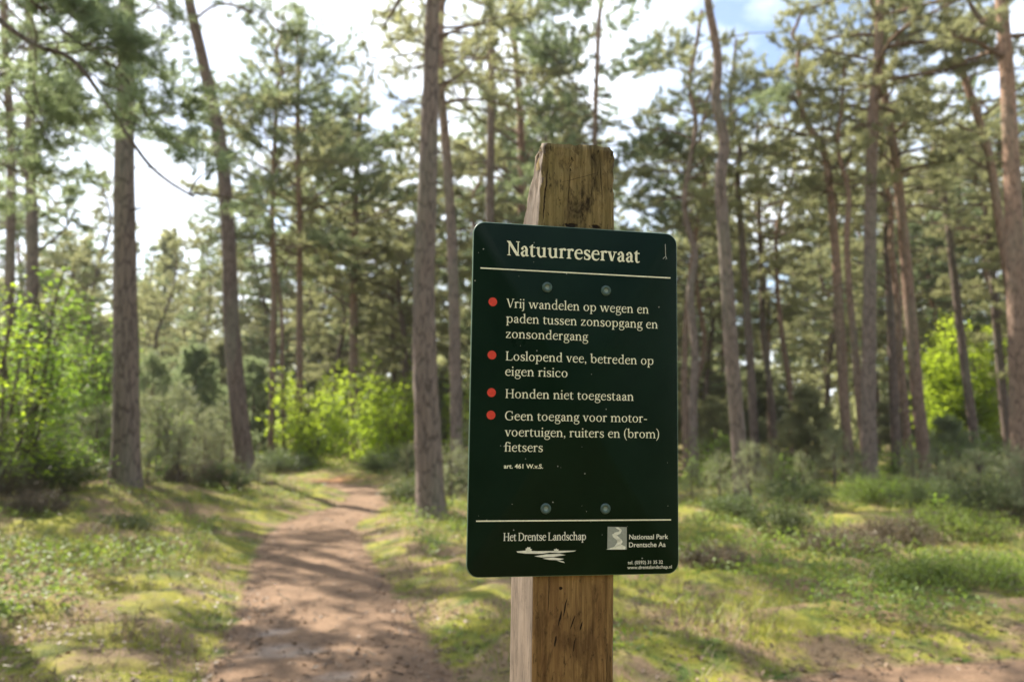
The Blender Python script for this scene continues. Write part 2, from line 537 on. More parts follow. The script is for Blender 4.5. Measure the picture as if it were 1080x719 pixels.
def wood_mat(name, a, b, c_, dark, stain, marks=()):
    m, nt, N, L, bs = newmat(name)
    grain = noise(N, L, mapping(N, L, (1, 1, .055)), 190, 6, .65, .5)
    wide = noise(N, L, mapping(N, L, (1, 1, .12)), 38, 5, .6, .6)
    blot = noise(N, L, mapping(N, L, (1, 1, .45)), 24, 6, .65, .7)
    col = mix(N, L, ramp(N, L, grain, (.36, 0.0), (.64, 1.0)), a, b)
    col = mix(N, L, ramp(N, L, wide, (.42, 0.0), (.68, .6)), col, c_)
    col = mix(N, L, ramp(N, L, blot, (.50, 0.0), (.62, stain)), col, dark)
    pits = noise(N, L, mapping(N, L, (1, 1, .28)), 210, 5, .75)
    col = mix(N, L, ramp(N, L, pits, (.56, 0.0), (.66, .6 * stain + .3)), col, (.012, .008, .004))
    cracks = noise(N, L, mapping(N, L, (1, 1, .03)), 75, 3, .5, .9)
    ck = ramp(N, L, cracks, (.27, 1.0), (.325, 0.0))
    # drying cracks and a knot hole: (x, z, slope, half width, half length)
    tco = N.new('ShaderNodeTexCoord'); sx = N.new('ShaderNodeSeparateXYZ'); L.new(tco.outputs['Object'], sx.inputs[0])
    def mth(op, p, q=None, r=None):
        m_ = N.new('ShaderNodeMath'); m_.operation = op
        for k_, v_ in enumerate((p, q, r)):
            if v_ is None: continue
            if hasattr(v_, 'is_linked'): L.new(v_, m_.inputs[k_])
            else: m_.inputs[k_].default_value = v_
        return m_.outputs[0]
    wob = noise(N, L, mapping(N, L, (1, 1, .6)), 60, 3, .6)
    for (x_, z_, sl, hw, hl) in marks:
        dz = mth('SUBTRACT', sx.outputs['Z'], z_)
        dx = mth('SUBTRACT', sx.outputs['X'], x_)
        dx = mth('ADD', dx, mth('MULTIPLY', dz, -sl))
        dx = mth('ADD', dx, mth('MULTIPLY_ADD', wob, hw * 5, -hw * 2.5))
        e = mth('ADD', mth('POWER', mth('DIVIDE', mth('ABSOLUTE', dx), hw), 2.0), mth('POWER', mth('DIVIDE', mth('ABSOLUTE', dz), hl), 2.0))
        ck = mth('MAXIMUM', ck, ramp(N, L, e, (.55, 1.0), (1.0, 0.0)))
    col = mix(N, L, ck, col, (.016, .010, .006))
    L.new(col, bs.inputs['Base Color'])
    bs.inputs['Roughness'].default_value = .85
    bs.inputs['Specular IOR Level'].default_value = .2
    h = N.new('ShaderNodeMath'); h.operation = 'SUBTRACT'; L.new(grain, h.inputs[0]); L.new(ck, h.inputs[1])
    bump(N, L, h.outputs[0], .45, .0025, bs)
    return m
GZ = gh(SIGN_C.x, SIGN_C.y + .05)
CZ = SIGN_C.z - GZ             # height of the panel's centre above the ground
def post_mark(x, y, sl, hw, hl):
    u, v = on_sign(x, y, .0045)
    return (u, v + CZ, sl, hw, hl)
MAT['wood_front'] = wood_mat('weathered_brown_wood', (.125, .070, .026), (.320, .195, .078), (.165, .085, .034), (.055, .026, .011), .6,
    [post_mark(579, 624, .02, .0006, .026), post_mark(591, 620, 0, .0026, .0022), post_mark(596, 640, .25, .0009, .012), post_mark(590, 652, .2, .0013, .010),
     post_mark(604, 656, .3, .0008, .009), post_mark(586, 676, .15, .0016, .007), post_mark(613, 660, .3, .0011, .006), post_mark(606, 680, .2, .0008, .009),
     post_mark(640, 705, .02, .0005, .03)])
MAT['wood_side'] = wood_mat('silvered_wood', (.100, .074, .054), (.185, .142, .108), (.130, .096, .070), (.075, .056, .042), .5)
MAT['wood_top'] = wood_mat('algae_stained_wood', (.110, .076, .032), (.280, .205, .095), (.150, .128, .046), (.024, .016, .009), 1.0,
    [post_mark(575, 205, .10, .0011, .040), post_mark(612, 187, 3.0, .0008, .010), post_mark(600, 200, .05, .0006, .03), post_mark(634, 190, -.05, .0005, .03),
     post_mark(606, 238, 0, .012, .0035), post_mark(628, 239, 0, .007, .0030)])

sign = empty('information_sign', (SIGN_C.x, SIGN_C.y, GZ), YAW)
tag(sign, 'dark green nature reserve notice board with cream lettering screwed to a square weathered wooden post', 'sign')
def make_post():
    off = .0045
    ul = (on_sign(562.3, 640, off)[0]); ur = on_sign(648.3, 640, off)[0]
    vt = on_sign(615, 152, off)[1]; vs_ = on_sign(600, 246, off)[1]
    vb0 = on_sign(600, 248, off)[1]
    D = .142
    # rings of (u, depth) corners, subdivided along each edge
    def ring(z, l, r, f, b, ch=.004, tilt=0.0):
        c = [(l, b - ch), (l, f + ch), (l + ch, f), (r - ch, f), (r, f + ch), (r, b - ch), (r - ch, b), (l + ch, b)]
        pts = []
        for k in range(8):
            p, q = c[k], c[(k + 1) % 8]
            n = 12 if k % 2 == 0 else 1
            for j in range(n):
                t = j / n
                pts.append((p[0] + (q[0] - p[0]) * t, p[1] + (q[1] - p[1]) * t, z))
        return pts
    rings = []
    zs = list(np.linspace(-CZ - .12, vs_, 46)) + list(np.linspace(vs_, vt, 16))[1:]
    for z in zs:
        l, r, f, b, ch = ul, ur, off, off + D, .0025
        if z > vs_:
            k = (z - vs_) / (vt - vs_)
            l = ul + .0075 * k ** .9
            r = ur - .0007 * k
            f = off + .003 * max(0, k - .5)
        if z > vb0:
            b = off + D - .108 * (z - vb0) / (vt - vb0)
        if z > vt - .006:
            ch = .0055
        rings.append(ring(z, l, r, f, b, ch))
    R = np.array(rings); nz, m, _ = R.shape
    # weathering: ridges along the grain, a bite at the top, a worn right corner
    ang = np.arange(m)
    colr = np.array([rng.normal(0, 1) for _ in range(m)])
    cx, cy = R[:, :, 0].mean(1, keepdims=True), R[:, :, 1].mean(1, keepdims=True)
    d = np.stack([R[:, :, 0] - cx, R[:, :, 1] - cy], -1); d /= np.linalg.norm(d, axis=-1, keepdims=True)
    amp = .0005 + .0013 * np.clip((R[:, :, 2] - vs_) / (vt - vs_), 0, 1)
    w = (colr[None, :] + .8 * rng.normal(0, 1, (nz, m))) * amp
    R[:, :, :2] += d * w[..., None] * np.array([1., .8])
    topz = R[-1, :, 0]
    t = (topz - ul) / (ur - ul)
    R[-1, :, 2] += .0012 * rng.normal(0, 1, m) - .005 * sstep(.93, 1.0, t) - .002 * (1 - sstep(.1, .5, t))
    R[-2, :, 2] -= .002 * sstep(.93, 1.0, t)
    V = R.reshape(-1, 3).copy()
    mb = MB()
    i = np.arange(nz - 1)[:, None] * m; j = np.arange(m)[None, :]; j2 = (j + 1) % m
    F = np.stack([i + j, i + j2, i + m + j2, i + m + j], -1).reshape(-1, 4)
    V[:, 2] += CZ
    mb.add(V, F[:, ::-1])
    top = V[-m:]
    c = top.mean(0) + np.array([0, 0, .001])
    inner = c + (top - c) * .6 + np.array([0, 0, .0006])
    base = (nz - 1) * m
    mb.add(inner, np.array([[base - nz * m + k, base - nz * m + k, 0, 0] for k in range(0)]).reshape(0, 4))
    o0 = nz * m
    me_f = np.array([[base + k, base + (k + 1) % m, o0 + (k + 1) % m, o0 + k] for k in range(m)]) - mb.n
    mb.add(np.zeros((0, 3)), me_f[:, ::-1], np.zeros(0))
    mb.add(c[None], np.array([[o0 + k, o0 + (k + 1) % m, mb.n] for k in range(m)])[:, ::-1] - mb.n)
    o = mb.build('post', MAT['wood_front'], sign)
    me = o.data
    me.materials.append(MAT['wood_side']); me.materials.append(MAT['wood_top'])
    for p in me.polygons:
        n = p.normal; z = p.center.z - CZ
        if n.x < -.6 or n.y > .5 or n.x > .6: p.material_index = 1
        elif z > vs_ - .05: p.material_index = 2
    # make sure normals point outwards
    import bmesh
    bm = bmesh.new(); bm.from_mesh(me); bmesh.ops.recalc_face_normals(bm, faces=bm.faces); bm.to_mesh(me); bm.free()
    return o, ul, ur, off
post, PUL, PUR, POFF = make_post()
for p in post.data.polygons:
    n = p.normal; z = p.center.z - CZ
    p.material_index = 1 if (n.x < -.6 or n.y > .5 or n.x > .86) else (2 if z > .17 else 0)

def shape(name, polys, mat, parent, y, thick=0.0):
    """flat polygons (u, v) laid on the panel's plane at depth y"""
    mb = MB()
    for poly in polys:
        P = np.array([(u, y, v + CZ) for u, v in poly])
        n = len(P)
        if n == 3: mb.add(P, np.array([[0, 1, 2]]))
        else:
            c = P.mean(0)
            mb.add(np.vstack([P, c[None]]), np.array([[k, (k + 1) % n, n] for k in range(n)]))
    return mb.build(name, mat, parent)

def make_panel():
    r, th = .0145, .003
    out = []
    for cxx, cyy, a0 in ((SW / 2 - r, SH / 2 - r, 0), (-SW / 2 + r, SH / 2 - r, 90), (-SW / 2 + r, -SH / 2 + r, 180), (SW / 2 - r, -SH / 2 + r, 270)):
        for k in range(13):
            a = math.radians(a0 + 90 * k / 12)
            out.append((cxx + r * math.cos(a), cyy + r * math.sin(a)))
    n = len(out)
    e = .0009
    def loop(y, s):
        return [((u - s * e * np.sign(u) * (1 if abs(u) > SW / 2 - r else .0)), y, v + CZ - s * e * np.sign(v) * (1 if abs(v) > SH / 2 - r else 0)) for u, v in out]
    mb = MB()
    A = loop(0, 1); B = loop(e, 0); C_ = loop(th, 0)
    V = A + B + C_ + [(0, 0, CZ), (0, th, CZ)]
    mb.add(V, np.array([[k, (k + 1) % n, n + (k + 1) % n, n + k] for k in range(n)] + [[n + k, n + (k + 1) % n, 2 * n + (k + 1) % n, 2 * n + k] for k in range(n)]))
    mb.add(np.zeros((0, 3)), np.array([[(k + 1) % n, k, 3 * n] for k in range(n)] + [[2 * n + k, 2 * n + (k + 1) % n, 3 * n + 1] for k in range(n)]) - mb.n, np.zeros(0))
    o = mb.build('panel', MAT['panel'], sign)
    o.data.materials.append(MAT['panel_edge'])
    import bmesh
    bm = bmesh.new(); bm.from_mesh(o.data); bmesh.ops.recalc_face_normals(bm, faces=bm.faces); bm.to_mesh(o.data); bm.free()
    for p in o.data.polygons:
        if abs(p.normal.y) < .9: p.material_index = 1
    return o
panel = make_panel()

class Pen:
    """old style roman letters drawn with a broad pen: stems, bowls, arches and serifs as flat ribbons"""
    X, A, C, D = .455, .715, .665, -.215
    def __init__(p, S, T, sr): p.S, p.T, p.sr = S, T, sr
    def begin(p): p.q = []
    def rect(p, x0, y0, x1, y1): p.q.append([(x0, y0), (x1, y0), (x1, y1), (x0, y1)])
    def poly(p, *a): p.q.append(list(a))
    def rib(p, pts, w, per=7):
        P = dense(np.array([(*a, 0) for a in pts], float), (len(pts) - 1) * per + 1)[:, :2]
        W = np.interp(np.linspace(0, 1, len(P)), np.linspace(0, 1, len(w)), w) / 2
        T = norm(np.gradient(P, axis=0)); Nn = np.stack([-T[:, 1], T[:, 0]], 1) * W[:, None]
        p.q.append([tuple(a) for a in np.vstack([P + Nn, (P - Nn)[::-1]])])
    def ring(p, cx, cy, rx, ry, tilt=0.0):
        n = 40; a = np.arange(n + 1) / n * 2 * math.pi
        o = np.stack([cx + rx * np.cos(a), cy + ry * np.sin(a)], 1)
        b = a + tilt
        q = np.stack([cx + (rx - p.S) * np.cos(a) , cy + (ry - p.T) * np.sin(a) + .02 * np.cos(a) * tilt], 1)
        for k in range(n): p.q.append([tuple(o[k]), tuple(o[k + 1]), tuple(q[k + 1]), tuple(q[k])])
    def dot(p, x, y, r): p.q.append([(x + r * math.cos(k / 14 * 6.2832), y + r * math.sin(k / 14 * 6.2832)) for k in range(14)])
    def foot(p, x, y=0.0, l=1, r=1, e=.058, up=1):
        h = p.S / 2; t = p.sr * up
        p.poly((x - h - e * l, y), (x + h + e * r, y), (x + h + e * r, y + t * .75), (x + h, y + t * 1.6), (x - h, y + t * 1.6), (x - h - e * l, y + t * .75))
    def flag(p, x, y):
        h = p.S / 2
        p.poly((x - h - .07, y - .062), (x - h - .065, y - .035), (x + h, y + .012), (x + h, y - .06), (x - h, y - .075))
    def stem(p, x, y0, y1, foot=True, flag=True):
        p.rect(x - p.S / 2, y0, x + p.S / 2, y1)
        if foot: p.foot(x, y0)
        if flag: p.flag(x, y1)
    def bar(p, x0, x1, y): p.rect(x0, y - p.T / 2, x1, y + p.T / 2)
    def diag(p, a, b, w):
        h = w / 2 * math.hypot(b[0] - a[0], b[1] - a[1]) / abs(b[1] - a[1])
        p.poly((a[0] - h, a[1]), (a[0] + h, a[1]), (b[0] + h, b[1]), (b[0] - h, b[1]))
    def arch(p, x0, x1):
        S, T, X = p.S, p.T, p.X
        m = (x0 + x1) / 2
        p.rib([(x0 + S * .2, X - .135), (x0 + .42 * (x1 - x0), X - .025), (m + .22 * (x1 - x0), X - .02), (x1, X - .14)], [T * .8, T * 1.3, S * .85, S])
        p.stem(x1, 0, X - .135, True, False)
    def glyph(p, c):
        p.begin(); S, T, X, A, C, D = p.S, p.T, p.X, p.A, p.C, p.D
        b = .075 + S / 2
        if c in 'nhm':
            p.stem(b, 0, X if c != 'h' else A); p.arch(b, b + .285)
            if c == 'm': p.arch(b + .285, b + .57); return b + .57 + .085 + S / 2
            return b + .285 + .085 + S / 2
        if c == 'u':
            p.rect(b - S / 2, .13, b + S / 2, X); p.flag(b, X); r = b + .285
            p.rib([(b, .14), (b + .07, .025), (b + .17, .02), (r, .12)], [S, S * .8, T * 1.2, T * .8])
            p.stem(r, .0, X, False); p.foot(r, 0, 0, 1); return r + .085 + S / 2
        if c == 'r':
            p.stem(b, 0, X); p.rib([(b + S * .2, X - .13), (b + .09, X - .03), (b + .17, X - .015)], [T, T * 1.4, T * 1.8]); p.dot(b + .178, X - .045, S * .52); return b + .245
        if c in 'ij':
            if c == 'i': p.stem(b, 0, X)
            else:
                p.rect(b - S / 2, -.06, b + S / 2, X); p.flag(b, X); p.rib([(b, -.05), (b - .02, -.15), (b - .12, -.205)], [S, S * .8, T])
            p.dot(b, .63, S * .62); return b + .07 + S / 2
        if c == 'l': p.stem(b, 0, A); return b + .07 + S / 2
        if c == 'o': p.ring(.26, X / 2, .215, X / 2 + .012); return .52
        if c in 'ec':
            if c == 'e': p.rect(.09, .255, .385, .255 + T); st = [(.40, .255), (.365, .41), (.255, X - .005)]
            else: st = [(.385, .37), (.335, X - .04), (.255, X - .005)]; p.dot(.372, .365, S * .5)
            p.rib(st + [(.13, .38), (.082, .225), (.135, .065), (.265, .012), (.36, .04), (.42, .105)], [S * .75, S * .55, T, S * .8, S, S * .9, T * 1.5, T, T * .5]); return .455
        if c == 'a':
            p.dot(.115, .345, S * .52); p.rib([(.10, .36), (.16, X - .025), (.25, X - .02), (.315, .33), (.315, .2)], [T, T, S * .7, S, S])
            p.rib([(.315, .24), (.315, .09), (.35, .03), (.425, .045)], [S, S, S * .7, T * .6])
            p.rib([(.31, .275), (.19, .235), (.095, .13), (.15, .025), (.24, .03), (.31, .09)], [T * .8, T, S, S * .9, T * 1.2, T * .7]); return .435
        if c in 'bpdq':
            if c in 'bp':
                p.stem(b, .03 if c == 'b' else D, A if c == 'b' else X, c == 'p'); p.ring(b + .175, X / 2, .205, X / 2 + .01); return b + .42
            r = .385
            p.ring(.255, X / 2, .205, X / 2 + .01); p.stem(r + .02, 0, A, False); p.foot(r + .02, 0, 0, 1); return r + .10 + S / 2
        if c == 'g':
            p.ring(.225, .305, .165, .160); p.rib([(.34, .40), (.39, .445), (.455, .44)], [T, T * 1.2, S * .7])
            p.rib([(.135, .175), (.085, .10), (.15, .055), (.30, .04), (.41, -.01), (.415, -.12), (.30, -.205), (.15, -.20), (.065, -.125), (.10, -.03), (.18, .04)],
                  [T * .8, S * .7, S * .9, S * .95, S * .9, S * .7, T, T, S * .6, T, T * .7]); return .455
        if c == 'f':
            p.rect(b - S / 2, 0, b + S / 2, .56); p.foot(b); p.rib([(b, .54), (b + .035, .66), (b + .12, A - .015), (b + .2, A - .04)], [S, S * .9, T, T * 1.3]); p.dot(b + .205, A - .06, S * .45)
            p.bar(.02, b + .17, X - T / 2); return b + .17
        if c == 't':
            p.rect(b - S / 2, .11, b + S / 2, X + .0); p.poly((b - S / 2, X - .02), (b + S / 2, X - .02), (b + S / 2, X + .12), (b - S / 2, X + .04))
            p.rib([(b, .13), (b + .03, .03), (b + .10, .012), (b + .18, .055)], [S, S * .85, T * 1.2, T * .6]); p.bar(.02, b + .17, X - T / 2); return b + .195
        if c == 's':
            p.rib([(.315, .345), (.28, .415), (.20, X - .01), (.10, .385), (.115, .295), (.225, .225), (.325, .15), (.30, .045), (.19, .008), (.10, .04), (.065, .125)],
                  [T * .7, T, T * 1.1, S * .8, S, S * 1.05, S, S * .8, T * 1.1, T, T * .7])
            p.rect(.30, .33, .30 + T * .8, X); p.rect(.058, 0, .058 + T * .8, .14); return .39
        if c in 'vVwW':
            top = X if c in 'vw' else C; w = .30 if c != 'V' else .42; x = .09
            for k in range(2 if c == 'w' else 1):
                p.diag((x, top), (x + w / 2 + .0, 0), S * 1.05); p.diag((x + w / 2 + .005, 0), (x + w, top), T * 1.05)
                p.foot(x, top, 1, 1, .045, -1)
                x += w
            p.foot(x, top, .6, .6, .06, -1); return x + .075
        if c == 'z':
            p.bar(.06, .38, X - T / 2); p.bar(.05, .40, T / 2); p.diag((.345, X - T), (.085, T), S * .9)
            p.rect(.06, X - .12, .06 + T, X); p.rect(.40 - T, 0, .40, .12); return .44
        if c == 'L':
            p.rect(b - S / 2, 0, b + S / 2, C); p.foot(b, 0); p.foot(b, C, 1, 1, .07, -1); p.bar(b, b + .37, T / 2); p.poly((b + .33, 0), (b + .37, 0), (b + .395, .17), (b + .36, .17)); return b + .42
        if c == 'H':
            for x in (b, b + .42): p.rect(x - S / 2, 0, x + S / 2, C); p.foot(x, 0); p.foot(x, C, 1, 1, .058, -1)
            p.bar(b, b + .42, C * .52); return b + .42 + .085 + S / 2
        if c == 'N':
            p.rect(.115, 0, .115 + T * 1.1, C); p.rect(.545, 0, .545 + T * 1.1, C); p.diag((.11, C), (.565, 0), S * 1.15)
            p.rect(.05, 0, .22, p.sr); p.rect(.03, C - p.sr, .14, C); p.rect(.47, C - p.sr, .65, C); return .665
        if c == 'D':
            p.rect(b - S / 2, 0, b + S / 2, C); p.foot(b, 0, 1, 0); p.foot(b, C, 1, 0, .058, -1)
            p.rib([(b, C - T / 2), (b + .2, C - .02), (b + .40, C * .78), (b + .45, C * .5), (b + .40, C * .22), (b + .2, .02), (b, T / 2)], [T, T * 1.2, S * .9, S * 1.1, S * .9, T * 1.2, T]); return b + .55
        if c == 'G':
            p.rib([(.58, .50), (.50, .63), (.36, C - .005), (.17, .58), (.085, .33), (.17, .09), (.36, .01), (.50, .035), (.575, .08)], [T * .8, T, T * 1.2, S * .9, S * 1.1, S * .9, T * 1.2, T, T])
            p.rect(.585 - T * .8, .46, .585, C); p.rect(.575 - S / 2, .05, .575 + S / 2, .30); p.rect(.47, .30 - p.sr, .66, .30); return .69
        if c == ',': p.dot(.10, .045, S * .62); p.rib([(.125, .04), (.12, -.05), (.06, -.12)], [S * .7, S * .5, T * .4]); return .20
        if c == '-': p.rect(.05, .20, .28, .20 + T * 1.5); return .32
        if c == '(': p.rib([(.24, .74), (.10, .53), (.075, .27), (.12, .02), (.24, -.19)], [T * .7, S * .7, S * .9, S * .7, T * .7]); return .27
        if c == ')': p.rib([(.04, .74), (.18, .53), (.205, .27), (.16, .02), (.04, -.19)], [T * .7, S * .7, S * .9, S * .7, T * .7]); return .28
        return .25

def serif_text(body, S, T, sr, track=0.0):
    pen = Pen(S, T, sr); x = 0.0; polys = []
    for c in body:
        adv = pen.glyph(c)
        for k, q in enumerate(pen.q): polys.append(([(a + x, b) for a, b in q], k if c not in 'obdpg' or len(q) != 4 else 0))
        x += adv + track
    return polys, Pen.C

def text_mesh(body, offset):
    c = bpy.data.curves.new('t', 'FONT'); c.body = body; c.size = 1; c.offset = offset; c.resolution_u = 4
    o = bpy.data.objects.new('t', c); COL.objects.link(o)
    dg = bpy.context.evaluated_depsgraph_get()
    me = bpy.data.meshes.new_from_object(o.evaluated_get(dg))
    bpy.data.objects.remove(o); bpy.data.curves.remove(c)
    V = np.zeros(len(me.vertices) * 3); me.vertices.foreach_get('co', V); V = V.reshape(-1, 3)
    F = [tuple(p.vertices) for p in me.polygons]
    bpy.data.meshes.remove(me)
    return V, F

def lettering(name, lines, mat, cap, kind=(.085, .042, .034), offset=0.0):
    """lines: (text, left px, left baseline px, right px, right baseline px); cap = capital height in px"""
    mb = MB()
    for s, x0, y0, x1, y1 in lines:
        u0, v0 = on_sign(x0, y0); u1, v1 = on_sign(x1, y1); vb = (v0 + v1) / 2
        caph = abs(on_sign(x0, y0 - cap)[1] - v0)
        if kind == 'sans':
            V, F = text_mesh(s, offset); capm = text_mesh('H', offset)[0][:, 1].max()
            sx = (u1 - u0) / (V[:, 0].max() - V[:, 0].min()); sy = caph / capm
            W = np.stack([u0 + (V[:, 0] - V[:, 0].min()) * sx, np.full(len(V), -.00035), vb + V[:, 1] * sy + CZ], 1)
            for f in F:
                mb.add(W[list(f)], np.array([range(len(f))]))
        else:
            polys, capm = serif_text(s, *kind)
            xs = [a for q, _ in polys for a, b in q]; lo, hi = min(xs), max(xs)
            sx = (u1 - u0) / (hi - lo); sy = caph / capm
            for q, k in polys:
                W = np.array([(u0 + (a - lo) * sx, -.00035 - .000012 * (k % 9), vb + b * sy + CZ) for a, b in q])
                n = len(W)
                if n > 8 and n % 2 == 0 and not (n == 14):
                    h = n // 2
                    mb.add(W, np.array([[t, t + 1, n - 2 - t, n - 1 - t] for t in range(h - 1)]))
                else:
                    mb.add(W, np.array([range(n)]))
    return mb.build(name, mat, panel)

lettering('heading_text', [('Natuurreservaat', 534.4, 268.9, 674.8, 277.3)], MAT['cream'], 15.2, (.118, .050, .036))
lettering('rule_text', [('Vrij wandelen op wegen en', 534, 323.8, 684, 331.2), ('paden tussen zonsopgang en', 533.6, 340.2, 693.6, 346.4),
                        ('zonsondergang', 533.4, 356.3, 620.2, 359.4)], MAT['cream'], 9.4)
lettering('rule_text', [('Loslopend vee, betreden op', 533.2, 379.6, 689, 384.9), ('eigen risico', 532.7, 396, 598.4, 397.7)], MAT['cream'], 9.4)
lettering('rule_text', [('Honden niet toegestaan', 533, 419.7, 668.2, 422.3)], MAT['cream'], 9.4)
lettering('rule_text', [('Geen toegang voor motor-', 532.5, 442.9, 682.2, 445.3), ('voertuigen, ruiters en (brom)', 532.2, 459.5, 695, 462.2),
                        ('fietsers', 532, 475.9, 572.4, 476.3)], MAT['cream'], 9.4)
lettering('article_text', [('art. 461 W.v.S.', 531.3, 493.5, 572.7, 493.9)], MAT['cream'], 4.6, 'sans', .022)
lettering('foundation_text', [('Het Drentse Landschap', 530.9, 569.4, 617.9, 569.7)], MAT['white'], 8.4, (.100, .046, .032, -.035))
lettering('park_text', [('Nationaal Park', 663.5, 568.1, 704.6, 568.2), ('Drentsche Aa', 663.3, 576.4, 701.9, 576.4)], MAT['white'], 5.1, 'sans', .011)
lettering('contact_text', [('tel. (0592) 31 35 32', 662, 594.3, 699, 594.2), ('www.drentslandschap.nl', 661.6, 599.4, 708.5, 599.2)], MAT['white'], 3.5, 'sans', .010)

def line_bar(x0, y0, x1, y1):
    u0, v0 = on_sign(x0, y0); u1, v1 = on_sign(x1, y1); v = (v0 + v1) / 2; h = .0008
    shape('divider_line', [[(u0, v - h), (u1, v - h), (u1, v + h), (u0, v + h)]], MAT['cream'], panel, -.0004)
line_bar(506.7, 281.9, 707, 293.9); line_bar(502.1, 548.8, 707.6, 548.2)

def disc(name, x, y, r, mat, yd, n=28):
    u, v = on_sign(x, y)
    return shape(name, [[(u + r * math.cos(k / n * 6.2832), v + r * math.sin(k / n * 6.2832)) for k in range(n)]], mat, panel, yd)
for (x, y) in ((519.7, 318.3), (518.8, 374.3), (518.3, 413.8), (517.8, 437.5)):
    disc('bullet', x, y, .0054, MAT['red'], -.0004)

def screw(x, y):
    u, v = on_sign(x, y)
    mb = MB()
    prof = [(.0066, -.0001), (.0064, -.0012), (.0054, -.0021), (.0040, -.0021), (.0030, -.0016), (.0026, -.0009), (.0, -.0009)]
    n = 24
    V = [(u + r * math.cos(k / n * 6.2832), yy, v + CZ + r * math.sin(k / n * 6.2832)) for r, yy in prof for k in range(n)]
    F = [[a * n + k, a * n + (k + 1) % n, (a + 1) * n + (k + 1) % n, (a + 1) * n + k] for a in range(len(prof) - 1) for k in range(n)]
    mb.add(V, np.array(F))
    o = mb.build('screw_cap', MAT['screw'], panel, smooth=True)
    o.data.materials.append(MAT['screw_in'])
    for p in o.data.polygons:
        if (Vector((p.center.x - u, p.center.z - v - CZ))).length < .0024: p.material_index = 1
for (x, y) in ((577, 303), (639, 306.5), (575.6, 536.1), (638.4, 536.1)): screw(x, y)

def P7(pts):     # pixels in the enlarged crop of the lower panel
    return [on_sign(490 + a / 4.696, 545 + b / 4.696) for a, b in pts]
shape('landscape_emblem', [P7(q) for q in (
    [(256, 169), (300, 165), (360, 168), (420, 167), (470, 166), (553, 165), (540, 170), (470, 177), (420, 175), (380, 181), (300, 180), (262, 175)],
    [(296, 169), (304, 160), (300, 156), (309, 153), (311, 147), (318, 150), (325, 148), (324, 155), (334, 159), (329, 163), (338, 170)],
    [(434, 169), (444, 164), (442, 158), (450, 159), (453, 154), (458, 159), (466, 160), (463, 164), (474, 169)],
    [(345, 193), (400, 184), (470, 181), (500, 187), (440, 196), (380, 199)],
    [(385, 204), (440, 199), (492, 206), (470, 213), (420, 211)],
    [(455, 214), (488, 218), (496, 226), (476, 222)])], MAT['white'], panel, -.0005)
shape('park_emblem', [P7([(708, 47), (803, 49), (803, 160), (706, 160)])], MAT['grey_emblem'], panel, -.0004)
shape('emblem_road', [P7(q) for q in (
    [(745, 50), (760, 50), (777, 62), (770, 68), (752, 56)], [(770, 60), (778, 66), (770, 82), (748, 92), (730, 88), (742, 76), (764, 70)],
    [(730, 84), (752, 88), (775, 110), (766, 124), (752, 112), (734, 98)], [(752, 108), (775, 108), (782, 122), (770, 140), (735, 152), (748, 136), (756, 122)],
    [(700, 160), (735, 148), (772, 134), (797, 146), (795, 160)])], MAT['white'], panel, -.0006)
def stroke(name, polys, w, mat, yd):
    mb = MB()
    for q in polys:
        q = [on_sign(*p) for p in q]
        for (a, b) in zip(q[:-1], q[1:]):
            d = Vector((b[0] - a[0], b[1] - a[1])); 
            if d.length < 1e-6: continue
            d.normalize(); nn = Vector((-d.y, d.x)) * w
            mb.add([(a[0] - nn.x, yd, a[1] - nn.y + CZ), (b[0] - nn.x, yd, b[1] - nn.y + CZ), (b[0] + nn.x, yd, b[1] + nn.y + CZ), (a[0] + nn.x, yd, a[1] + nn.y + CZ)], np.array([[0, 1, 2, 3]]))
    return mb.build(name, mat, panel)
stroke('scratch', [[(701.5, 257.5), (701.8, 266), (702, 270.5)], [(702, 270.4), (699, 273)], [(702.2, 270.6), (703.2, 273.4)]], .00045, MAT['speck'], -.0004)
rs = random.Random(3)
mbs = MB()
for k in range(46):
    x, y = rs.uniform(500, 710), rs.uniform(245, 600)
    u, v = on_sign(x, y); r = rs.choice((.0004, .0005, .0006, .0009))
    mbs.add([(u + r * math.cos(a) * rs.uniform(.6, 1.4), -.0003, v + CZ + r * math.sin(a)) for a in (0, 1.2, 2.5, 3.8, 5.1)], np.array([[0, 1, 2], [0, 2, 3], [0, 3, 4]]))
mbs.build('dirt', MAT['speck'], panel)['kind'] = 'stuff'

# ------------------------------------------------------------------ trees
def smooth_path(P, per=5):
    P = np.asarray([tuple(p) for p in P], float)
    return dense(P, (len(P) - 1) * per + 1)

